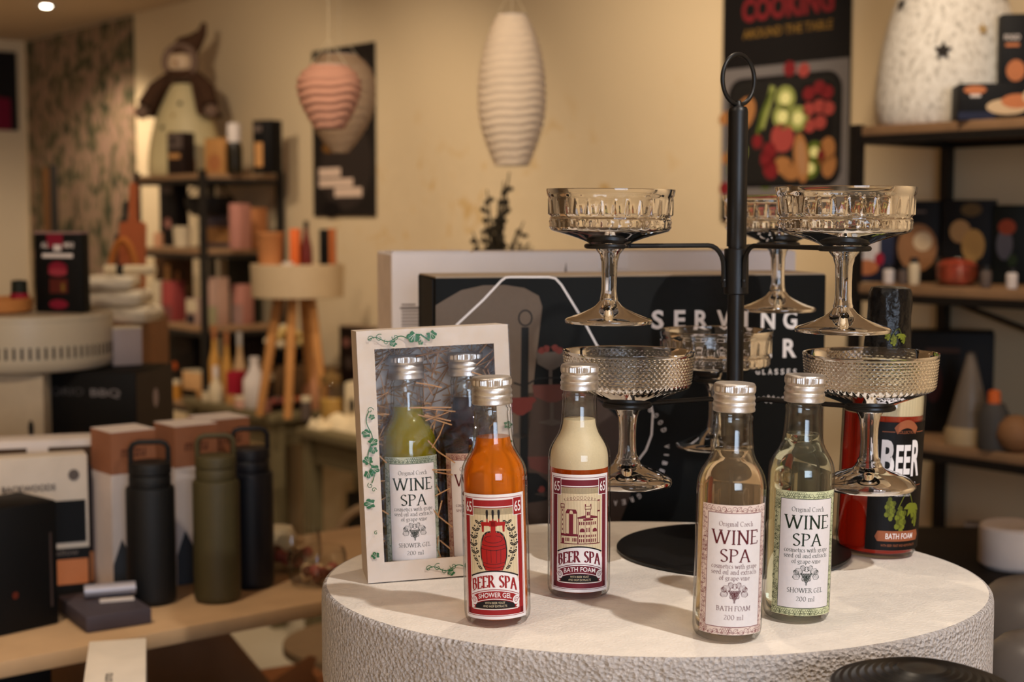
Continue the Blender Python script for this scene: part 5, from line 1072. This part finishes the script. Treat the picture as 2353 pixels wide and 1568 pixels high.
# glass bowls with sweets
def bowl(name, label, px, py, rpx, hpx, content, balls):
    p_ = T(px, py); r = hp(rpx, p_.y); h = hp(hpx, p_.y); p_.y += r * .8
    t = thing(name, label, 'bowl', p_, group='glass bowls of sweets')
    MB().lathe([(r * .55, 0), (r * .9, h * .12), (r, h * .4), (r * .96, h * .85), (r * .9, h), (r * .87, h), (r * .92, h * .84), (r * .96, h * .4), (r * .86, h * .15), (.0001, h * .06)], 40).build('bowl_glass', CLR, t)
    random.seed(px)
    for i in range(balls):
        a = random.uniform(0, 2 * pi); q = r * .62 * math.sqrt(random.random()); m = MB(); m.ball((q * cos(a), q * sin(a), h * (.25 + .22 * random.random())), r * .2, 6); m.build('sweet', content[i % len(content)], t)
    return t
SW = [C_('white_chocolate', (214, 182, 140)), C_('milk_chocolate', (96, 52, 34)), C_('pink_sweet', (160, 84, 72))]
bowl('glass_bowl', 'large clear glass bowl of reddish sweets right of the navy bottle', 662, 1322, 72, 92, [SW[2], SW[1]], 14)
bowl('glass_bowl', 'clear glass bowl of white and brown truffles beside the plinth edge', 722, 1356, 72, 84, SW, 14)
p_ = T(636, 1284); t = thing('cream_pot', 'small cream lidded pot behind the large glass bowl', 'pot', p_); MB().lathe([(.03, 0), (.036, .01), (.036, .04), (.028, .055), (.0001, .06)], 28).build('pot_body', CRM, t)
# ---- rear display block with drum
RZ = 1.0
o_ = V(-230, 1000, 2.95)
tag(MB().box(-1.62, 2.93, 0, -.70, 3.45, RZ, .004).build('rear_display_table', C_('brown_table', (70, 54, 42))), 'brown table behind the left table carrying the barbecue box and drum', 'table')
p_ = V(206, 990, 2.98); bq = pbox('barbecue_box', 'black barbecue box with pale lettering under the white slotted drum', 'box', (p_.x, p_.y, RZ + .001), R(-9), .20, .20, .187, C_('coal_box', (8, 7, 7)),
    (('t', 'ORIO', .27, .74, .09, .36, C_('dim_grey_text', (62, 60, 60))), ('t', 'BBQ', .68, .72, .10, .32, C_('grey_letters', (118, 112, 112)))) + tuple(('e', .2 + .11 * i, .30 + .01 * (i % 3), .022 + .004 * (i % 2), .035, C_('glow_food' if i > 3 else 'dim_food', (150, 84, 44) if i > 3 else (60, 32, 22))) for i in range(7)))
A = Art(); A.poly(ell(.10, .125, .02, .013, 14, 90), 0, 1); A.poly(ell(.10, .05, .02, .014, 14, 90), 0, 1)
sp = A.mesh('side_print', [C_('lilac_print', (176, 156, 150))], bq, xf=Matrix.Translation((.1012, .0, 0)) @ Matrix.Rotation(pi / 2, 4, 'Z'))
MB().box(.1, .004, .002, .1008, .196, .184).build('side_panel', C_('brown_side', (58, 46, 38)), bq)
p_ = V(40, 990, 2.93); wb = pbox('white_lid_box', 'white rounded carton with dark oval mark left of the barbecue box', 'box', (p_.x - .005, p_.y, RZ + .001), R(3), .115, .2, .187, C_('eggshell', (176, 158, 132)), ((.0, .0, .12, 1, WBX), ('e', .78, .42, .05, .09, BLP)))
# drum
dY = 3.07; dx_ = V(62, 800, dY).x; DB = RZ + .189
t = thing('slotted_drum', 'large off-white metal drum with a ring of vertical slots at the left', 'drum', (dx_, dY, DB)); dr = .174
M_dr = mat('drum_enamel', (186, 172, 148), .4, noise=.03, nscale=10)
MB().lathe([(dr * .86, 0), (dr * .95, .004), (dr * .985, .012), (dr, .024), (dr, .104), (dr * 1.006, .105), (dr * 1.006, .112), (dr * .99, .1145), (.0001, .115)], 96).build('drum_shell', M_dr, t)
m_s = C_('slot_dark', (62, 56, 50)); slot = None
for k in range(72):
    a = 2 * pi * k / 72
    if sin(a) > .25: continue
    if slot is None: m = MB(); m.box(-.0028, -.0012, .030, .0028, .0006, .054, .001); slot = m.build('slot', m_s, t.children[-1]); c_ = slot
    else: c_ = slot.copy(); COL.objects.link(c_)
    c_.location = (dr * cos(a), dr * sin(a), 0); c_.rotation_euler = (0, 0, a + pi / 2)
DT = DB + .1158
p_ = G(136, 718, DT); pbox('red_print_box', 'black upright box with red and white print standing on the slotted drum', 'box', (p_.x, p_.y, DT), R(-16), .112, .03, .166, BLP,
    ((.28, .80, .62, .97, RD), (.42, .76, .58, .84, WBX), ('t', 'ALL', .24, .80, .07, .16, WBX), ('t', 'MINI', .74, .80, .07, .2, WBX), (.18, .68, .82, .73, WBX), ('e', .5, .55, .2, .08, RD), ('e', .5, .50, .2, .05, C_('dark_pink', (150, 50, 60))), (.32, .24, .7, .42, C_('red_brown', (84, 30, 22))), (.56, .26, .64, .36, YL), ('e', .5, .10, .2, .06, RD)), lid=C_('mauve_edge', (150, 118, 112)))
t = thing('wooden_tray', 'round wooden tray lying on the slotted drum at the picture edge', 'tray', (V(-30, 690, 3.03).x, 3.05, DT)); 
MB().lathe([(.075, 0), (.082, .004), (.084, .028), (.079, .03), (.076, .01), (.0001, .008)], 48).build('tray_body', C_('tray_wood', (186, 122, 66)), t)
p_ = V(48, 640, 3.05); t = thing('ketchup_bottle', 'small dark green and red pot on the round wooden tray', 'pot', (V(44, 640, 3.05).x, 3.05, DT + .0095)); MB().lathe([(.018, 0), (.019, .03), (.0001, .031)], 24).build('pot_body', RDB, t); MB().lathe([(.017, .031), (.016, .056), (.0001, .058)], 24).build('pot_lid', MBL, t)
p_ = V(300, 835, 3.12); pbox('grey_note_box', 'grey carton with lilac front standing on the barbecue box', 'box', (p_.x, 3.10, DB + .0005), R(30), .062, .05, .082, C_('lilac_box', (150, 136, 134)), (), lid=CRM)
# ---- boards and towels left of the steel shelf
HZ = 1.22
tag(MB().box(-1.40, 3.88, 0, -1.0, 4.3, HZ, .004).build('towel_cabinet', C_('honey_wood', (120, 76, 42))), 'honey brown cabinet behind the drum carrying towels and cutting boards', 'cabinet')
TW_ = ramp_mat('knit_towel', [(.35, (176, 160, 136)), (.6, (236, 222, 196))], (1, 1, 6), tscale=14, rough=.95, bump=.6)
for i, (px, z0, w_, h_, lb) in enumerate(((282, HZ, .17, .042, 'bottom of the stack'), (262, HZ + .045, .17, .040, 'middle of the stack'), (250, HZ + .088, .14, .036, 'top of the stack'))):
    p_ = V(px, 700, 3.95); t = thing('folded_towel', 'folded off-white knitted towel, ' + lb + ' beside the drum', 'towel', (p_.x, 3.98, z0 + .0008), R(6 * i - 6), group='folded towels')
    m = MB(); m.box(-w_ / 2, -.08, 0, w_ / 2, .08, h_, .018); m.build('towel_body', TW_, t)
def board(name, label, px, py0, py1, wpx, Y, m, kind='rect', tilt=0., z0=None):
    z1 = zat(py0, Y); zb_ = zat(py1, Y) if z0 is None else z0; h = z1 - zb_; w_ = hp(wpx, Y)
    t = thing(name, label, 'cutting board', (V(px, py1, Y).x, Y, zb_ + .001), rot=(R(-5), R(tilt), 0), group='cutting boards')
    m_ = MB()
    if kind == 'rect': pts = [(-w_ / 2, 0), (w_ / 2, 0), (w_ / 2, h * .67), (w_ * .45, h * .70), (w_ * .2, h * .70), (w_ * .14, h * .74), (w_ * .14, h * .98), (0, h), (-w_ * .14, h * .98), (-w_ * .14, h * .74), (-w_ * .2, h * .70), (-w_ * .45, h * .70), (-w_ / 2, h * .67)]
    elif kind == 'round': pts = [(w_ / 2 * cos(a), w_ / 2 + w_ / 2 * sin(a)) for a in [R(-250 + 320 * i / 20) for i in range(21)]] + [(w_ * .1, h), (-w_ * .1, h)][::1]
    else: pts = [(-w_ / 2, 0), (w_ / 2, 0), (w_ / 2, h), (-w_ / 2, h)]
    m_.prism(pts, -.009, .009); m_.build('board_body', m, t); return t
board('cutting_board', 'reddish brown rectangular cutting board with handle leaning beside the steel shelf', 300, 418, 640, 60, 4.2, C_('cherry_wood', (168, 88, 48)), 'rect', 1, HZ)
board('cutting_board', 'black slim cutting board behind the reddish one', 262, 460, 640, 34, 4.3, STEEL, 'rect', 6, HZ)
board('cutting_board', 'narrow light brown board at the left of the leaf wallpaper', 112, 385, 560, 34, 4.32, C_('tan_board', (132, 82, 44)), 'plain', -2, HZ) if False else None
t = thing('wooden_arch', 'orange brown bentwood arch standing left of the cutting board', 'decoration', (V(262, 650, 4.02).x, 4.12, HZ + .001)); m = MB(); ah = zat(545, 4.1) - HZ - .01
m.tube([(-.045 * cos(a) * 1.0, 0, .02 + (ah - .02) * sin(a) if 0 <= a <= pi else 0) for a in [pi * i / 24 for i in range(25)]], .010, 8); m.build('arch_rod', C_('bent_wood', (176, 104, 44)), t)
p_ = onL(105, .45, 0)
t = thing('tall_plank_stand', 'tall narrow brown plank with black edge standing before the leaf wallpaper', 'plank', WPX(112, .25, 0), WYAW); m = MB(); m.box(-.05, 0, 0, .05, .03, zat(392, 7.9)); m.build('plank', C_('plank_brown', (104, 68, 36)), t); m = MB(); m.box(.052, -.004, 0, .075, .03, zat(385, 7.9)); m.build('dark_edge', STEEL, t)
# ================================================================ FAR TABLES AND STOCK
AZ = .79
def wtable(name, label, s0, s1, n0, n1, z, m):
    t = thing(name, label, 'table', WP(s0, n0, 0), WYAW); W_, D_ = s1 - s0, n1 - n0
    MB().box(0, -D_, z - .03, W_, 0, z, .003).build('table_top', m, t)
    MB().box(.04, -D_ + .03, z - .12, W_ - .04, -.03, z - .03).build('apron', m, t)
    for x in (.04, W_ - .04):
        for y in (-.04, -D_ + .04): MB().box(x - .025, y - .025, 0, x + .025, y + .025, z - .03).build('leg', m, t)
    return t
wtable('olive_table', 'olive painted table crowded with gift stock below the round side table', -1.46, -.76, .04, .50, AZ, OLV)
wtable('olive_table', 'olive painted table with cream cloths right of the crowded one', -.50, .55, .04, .55, AZ - .01, OLV)
mb = MB(); mb.X = Matrix.Translation(WP(-1.44, .05, AZ)) @ Matrix.Rotation(WYAW, 4, 'Z'); mb.box(.06, -.16, 0, .56, 0, .13, .003)
tag(mb.build('display_riser', C_('riser_brown', (112, 84, 56))), 'low brown riser at the back of the crowded olive table', 'riser')
RZ2 = AZ + .13
mb = MB(); mb.X = Matrix.Translation(WP(-.42, .1, 0)) @ Matrix.Rotation(WYAW, 4, 'Z'); mb.box(0, -.3, .0, .8, 0, .55, .004)
tag(mb.build('black_crate', C_('crate_black', (22, 18, 14))), 'black crate standing on the floor under the right olive table', 'crate')
GLD = C_('gold_liquid', (196, 144, 70), rough=.25)
def vb(name, label, px, n, z, rpx, hpx, m, mc, cap=.2, cat='bottle', group=None):
    p_ = onL(px, n, z); r = hp(rpx, p_.y); h = hp(hpx, p_.y); k = 1 - cap
    return vessel(name, label, cat, p_, [('bottle_body', [(r * .9, 0), (r, h * .04), (r, h * k * .62), (r * .45, h * k * .85), (r * .38, h * k)], m), ('cap', [(r * .42, h * k), (r * .42, h), (.0001, h)], mc)], group)
vb('gold_bottle', 'slender amber bottle left of the round side table legs', 490, .40, AZ, 13, 168, GLD, KRAFT)
vb('gold_bottle', 'slender amber bottle with red label beside the raspberry box', 518, .40, AZ, 12, 158, GLD, KRAFT)
vb('silver_topped_bottle', 'pale bottle with silver top between the amber bottles and stool leg', 548, .38, AZ, 14, 160, C_('pale_amber', (190, 156, 116)), C_('silver_cap', (176, 168, 160)))
sh('raspberry_box', 'small bright raspberry red box on the crowded table', 'box', 526, .46, AZ + 0, 26, 76, RDB, ((0, .0, 1, .3, Ybr),))
vb('white_jar', 'short white jar in front of the amber bottles', 492, .47, AZ, 16, 84, CRM, WBX, .3, 'jar')
vb('white_droplet_vase', 'white droplet shaped vase on the crowded table', 582, .44, AZ, 27, 118, WBX, WBX, .1, 'vase')
sh('cream_flat_box', 'cream flat box stacked at the left of the crowded table', 'box', 436, .36, AZ, 78, 44, C_('cream_flat', (206, 160, 110)), (), d=.08, lid=CRM, dyaw=.1)
sh('kraft_tray_box', 'low tan box at the left front of the crowded table', 'box', 470, .47, AZ, 84, 22, Ybr, (), d=.05, dyaw=.1)
p_ = onL(648, .36, AZ); t = thing('dark_platter', 'dark round platter with brown and pink trinkets on the crowded table', 'platter', p_)
MB().lathe([(.06, 0), (.085, .012), (.088, .02), (.08, .018), (.0001, .012)], 40).build('platter_body', STEEL, t); random.seed(4)
for i in range(10):
    a = i * 2.4; q = .02 + .045 * random.random(); m = MB(); m.ball((q * cos(a), q * sin(a), .03), .014, 5); m.build('trinket', (SW + [ORG, GRY])[i % 5], t)
p_ = onL(655, .16, RZ2); t = thing('dark_bowl', 'black bowl heaped with pale yellow wrapped soaps under the round side table', 'bowl', p_)
MB().lathe([(.04, 0), (.075, .012), (.092, .045), (.096, .06), (.088, .058), (.07, .02), (.0001, .012)], 40).build('bowl_body', BLP, t); random.seed(9)
for i in range(16):
    a = i * 2.4; q = .012 * math.sqrt(i) * 1.3; m = MB(); m.X = Matrix.Translation((q * cos(a) * 1.2, q * sin(a), .075 + .065 * (1 - i / 16))) @ Matrix.Rotation(a, 4, 'Z') @ Matrix.Rotation(.5, 4, 'X'); m.ball((0, 0, 0), .028, 6, (1, .7, .7)); m.build('wrapped_soap', C_('soap_yellow', (214, 184, 116)) if i % 3 else CRM, t)
p_ = onL(722, .28, AZ); vessel('pink_vase', 'peach pink flared vase right of the stool leg', 'vase', p_, [('vase_body', [(.03, 0), (.045, .03), (.048, .07), (.03, .115), (.022, .135), (.034, .19), (.030, .19), (.018, .136), (.0001, .12)], C_('peach_ceramic', (206, 146, 106)))])
p_ = onL(758, .44, AZ - .0); vessel('candy_jar', 'clear jar of yellow sweets at the corner of the table', 'jar', onL(758, .40, AZ), [('filling', [(.036, .003), (.04, .01), (.04, .075), (.0001, .08)], C_('yellow_fill', (206, 160, 84))), ('jar_glass', [(.038, 0), (.043, .008), (.043, .11), (.034, .13), (.030, .13), (.0405, .108), (.0405, .008), (.0001, .002)], CLR), ('lid', [(.035, .13), (.036, .155), (.012, .165), (.012, .18), (.0001, .182)], C_('olive_lid', (120, 92, 52)))])
sh('white_speaker_box', 'small white box with dark oval opening right of the sweets jar', 'box', 806, .36, AZ - .01, 34, 96, CRM, (('e', .5, .45, .22, .2, BLP),), dyaw=.7)
sh('dark_drawer_box', 'dark box with pale round prints under a white slab by the wall', 'box', 806, .12, AZ - .01, 90, 190, DKB, (('e', .3, .8, .14, .06, PNK), ('e', .65, .82, .18, .05, GRY), ('e', .4, .55, .16, .08, GRY), ('e', .7, .3, .14, .07, Ybr)), lid=C_('slab_white', (170, 144, 122)), dyaw=.1)
random.seed(12)
CLO = mat('cream_cloth', (226, 206, 168), .95, noise=.08, nscale=25, bump=.5, bscale=30)
for px, n, w_, h_, lb in ((818, .40, .13, .045, 'cream folded cloth heap nearest the gift box on the olive table'), (728, .50, .04, .03, 'small pale cloth bundle at the corner of the right olive table')):
    p_ = onL(px, n, AZ - .01); t = thing('folded_cloth', lb, 'cloth', p_, WYAW); m = MB(); n_ = 16
    vs = []
    for j in range(n_ + 1):
        for i in range(n_ + 1):
            u, v = i / n_ * 2 - 1, j / n_ * 2 - 1; e = max(0, 1 - max(abs(u), abs(v)) ** 3); vs.append((u * w_, v * w_ * .6, h_ * e * (1 + .3 * sin(u * 5 + v * 3) + .15 * random.random())))
    m.add(vs, [(j * (n_ + 1) + i, j * (n_ + 1) + i + 1, (j + 1) * (n_ + 1) + i + 1, (j + 1) * (n_ + 1) + i) for j in range(n_) for i in range(n_)], True); m.build('cloth_body', CLO, t)
# pink / green stock on the riser
sh('pale_green_tin', 'pale sage green tin on the third shelf right of the black post', 'tin', 512, .22, ZL[2], 30, 72, GRN)
sh('pink_stack_box', 'dusty pink box on the third shelf right of the green tin', 'box', 545, .20, ZL[2], 30, 92, PNK, ((.0, .0, 1, .5, C_('mauve', (150, 118, 108))),))
sh('rose_gift_bag', 'rose red gift box on the third shelf before the brown picture', 'box', 382, .34, ZL[2], 38, 92, C_('rose_card', (160, 70, 66)), ((.0, .0, 1, .4, C_('mauve_deep', (120, 70, 66))),), dyaw=.2)
sh('cream_block_box', 'cream carton at the left of the third shelf', 'box', 352, .35, ZL[2], 30, 90, CRM, dyaw=.2)
sh('small_mauve_box', 'small mauve and cream box at the right of the third shelf front', 'box', 440, .35, ZL[2], 46, 60, C_('mauve_pale', (170, 140, 124)), ((.1, .5, .9, .95, CRM), (.1, .05, .7, .4, C_('navy_dark', (40, 34, 40)))), dyaw=.2)
# round side table
p_ = onL(684, .40, AZ); ty = p_.y; ZT2 = zat(607, ty); r = hp(107, ty)
t = thing('round_side_table', 'round white deep rimmed side table on splayed wooden legs by the wall', 'side table', p_)
zb2 = zat(683, ty) - AZ; zt2 = ZT2 - AZ
MB().lathe([(r * .96, zb2), (r * .98, zb2 + .002), (r, zt2 - .002), (r * .985, zt2), (r * .97, zt2), (r * .965, zt2 - .012), (.0001, zt2 - .012)], 64).build('rimmed_top', mat('cream_enamel', (188, 164, 130), .55, noise=.03), t)
for a in (200, 262, 318, 80):
    m = MB(); c_, s_ = cos(R(a)), sin(R(a)); m.tube([(r * .42 * c_, r * .42 * s_, zb2), (r * .86 * c_, r * .86 * s_, .001)], [.019, .015], 10); m.build('leg', C_('leg_wood', (186, 130, 74)), t)
ZI = ZT2 - .0115; inn = Vector((p_.x, p_.y, ZI))
def onS(px, dy): k = (px - CX) / F; return Vector((k * (ty + dy), ty + dy, ZI))
vessel('kraft_pot', 'tan cardboard pot at the left on the round side table', 'pot', onS(622, -.02), [('pot_body', [(.040, 0), (.048, .115), (.0505, .118), (.0505, .126), (.046, .126), (.038, .01), (.0001, .008)], C_('pot_card', (176, 116, 70)))])
q_ = onS(677, -.03); pbox('orange_box', 'narrow bright orange box on the round side table', 'box', q_, R(-10), .034, .03, .138, ORG)
vessel('dark_red_bottle', 'dark red tapered bottle right of the orange box', 'bottle', onS(705, -.03), [('bottle_body', [(.019, 0), (.022, .02), (.020, .07), (.010, .115), (.008, .14)], C_('dark_red_glass', (98, 36, 30), rough=.3)), ('cap', [(.009, .14), (.009, .165), (.0001, .166)], DKB)])
pbox('dark_spine_book', 'black book with orange spine at the right on the round side table', 'book', onS(742, .02), R(-30), .03, .05, .136, BLP, (('e', .5, .5, .1, .1, BLP),)); pbox('copper_box', 'thin copper brown box beside the black book', 'box', onS(757, .03), R(-20), .016, .04, .138, C_('copper_card', (186, 104, 56)))
vessel('white_saucer_cup', 'small white cup in front of the orange box', 'cup', onS(662, -.085), [('cup_body', [(.014, 0), (.02, .006), (.022, .02), (.0001, .021)], WBX)])
# ---- foreground lower left: carton, flap box, fabric shade, hoop chair
p_ = V(268, 1568, 1.72)
zw = zat(1475, 1.9)
t = thing('white_lidded_box', 'plain white flat box in the foreground cut off by the bottom edge', 'box', (V(205, 1475, 1.9).x, 1.9, zw - .08), R(13.7))
cb_ = MB().box(0, -.34, 0, .0725, 0, .08, .001).build('carton', C_('bright_white_box', (236, 224, 208)), t)
A = Art(); A.text('OTTO', 0, 0, .009, .034, 0, 1, .02); A.mesh('lid_print', [GTX], cb_, xf=Matrix.Translation((.034, -.165, .0806)) @ Matrix.Rotation(R(90), 4, 'Z') @ Matrix.Rotation(R(-90), 4, 'X'))
q_ = t.location; tag(MB().box(q_.x - .06, 1.52, 0, q_.x + .2, 1.95, zw - .081).build('low_block', C_('stool_dark', (40, 32, 28))), 'dark low block below the frame under the white flat box', 'block')
p_ = V(640, 1568, 3.5)
t = thing('cardboard_box', 'open brown cardboard box on the floor with one raised flap', 'box', (V(640, 1568, 3.0).x, 3.0, 0), R(30))
ch = zat(1572, 3.05); MB().box(-.13, 0, 0, .13, .16, ch).build('carton', KRAFT, t); m = MB(); m.prism([(-.10, ch), (.09, ch), (.075, ch + .03), (.085, ch + .06), (.07, ch + .066), (-.02, ch + .02)], -.002, .002); m.build('flap', C_('flap_brown', (140, 92, 58)), t)
p_ = V(395, 1500, 2.95)
t = thing('fabric_lampshade', 'large taupe fabric cone shade standing under the left table', 'lampshade', (V(330, 1500, 2.75).x, 2.75, 0))
MB().lathe([(.33, .50), (.327, .502), (.14, zat(1440, 2.7)), (.135, zat(1440, 2.7)), (.0001, zat(1440, 2.7) - .02)], 56, sy=.48).build('shade', C_('taupe_fabric', (150, 118, 94), rough=.9), t)
MB().lathe([(.12, 0), (.12, .02), (.02, .03), (.02, .6), (.0001, .6)], 32).build('stand', STEEL, t)
cY = 3.75; c0 = V(850, 1262, cY)
t = thing('hoop_chair', 'pale bentwood hoop chair partly hidden behind the plinth', 'chair', (c0.x, cY, 0))
hr = hp(82, cY); m = MB(); m.tube([(hr * cos(a), 0, c0.z + hr * 1.2 * sin(a)) for a in [pi * i / 24 for i in range(25)]], .012, 8); m.build('backrest_hoop', C_('pale_beech', (160, 132, 100)), t)
MB().lathe([(.19, .43), (.2, .435), (.2, .455), (.19, .46), (.0001, .46)], 40, (0, -.16, 0)).build('seat', C_('pale_beech', (160, 132, 100)), t)
for sx in (-1, 1):
    m = MB(); m.tube([(sx * hr, 0, c0.z), (sx * hr * 1.02, 0, .43), (sx * .14, .03, 0)], .012, 8); m.build('leg', MATS['pale_beech'], t)
    m = MB(); m.tube([(sx * .12, -.28, .43), (sx * .15, -.31, 0)], .012, 8); m.build('leg', MATS['pale_beech'], t)

# ---- further small stock
sh('dark_filler_basket', 'nearly black rounded basket added to darken the lowest visible board of the left shelf', 'basket', 410, .28, ZL[3], 130, 165, C_('basket_black', (18, 12, 10)), (('e', .3, .4, .1, .06, ORG), ('e', .6, .7, .3, .1, DKB)), d=.12, dyaw=.0)  # added dark filler, darkens the space behind the lower shelf
sh('dark_filler_box', 'dark brown box added to darken the right of the lowest left shelf board', 'box', 545, .14, ZL[3], 90, 165, DKB, (), d=.08, dyaw=.0)  # another dark filler added to keep the shelf bottom dark
for px, n, wx, hx, m_, lb in ((400, .36, 26, 44, C_('tin_mustard', (186, 128, 50)), 'mustard yellow tin at the left of the lowest shelf front'), (606, .47, 26, 40, PNK, 'dusty pink tin between the droplet vase and dark platter'),
        (612, .30, 30, 62, DKB, 'dark tin behind the droplet vase on the crowded table'), (470, .485, 22, 30, CRM, 'cream tin at the front left corner of the crowded table'), (548, .485, 26, 28, C_('tin_blush', (206, 160, 140)), 'blush tin at the front edge of the crowded table'),
        (700, .46, 24, 54, GRY, 'smoky grey tin beside the dark platter')):
    z_ = AZ if px > 440 else ZL[3]; p_ = onL(px, n, z_); r = hp(wx / 2, p_.y); h = hp(hx, p_.y)
    vessel('gift_tin', lb, 'tin', p_, [('tin_body', [(r * .95, 0), (r, h * .05), (r, h * .8)], m_), ('lid', [(r * 1.04, h * .8), (r * 1.04, h * .97), (r, h), (.0001, h)], STEEL if px % 4 else CRM)], group='small gift tins')
t = thing('rolled_throw', 'cream rolled throw with dark band lying on top of the folded towels', 'throw', (V(300, 640, 3.98).x, 3.98, HZ + .125), R(-8))
m = MB(); m.tube([(-.07, 0, .014), (.07, 0, .014)], .014, 14); m.build('roll', C_('throw_cream', (216, 196, 160)), t); m = MB(); m.tube([(-.035, -.0, .0145), (-.015, -.0, .0145)], .0148, 14); m.build('band', STEEL, t)
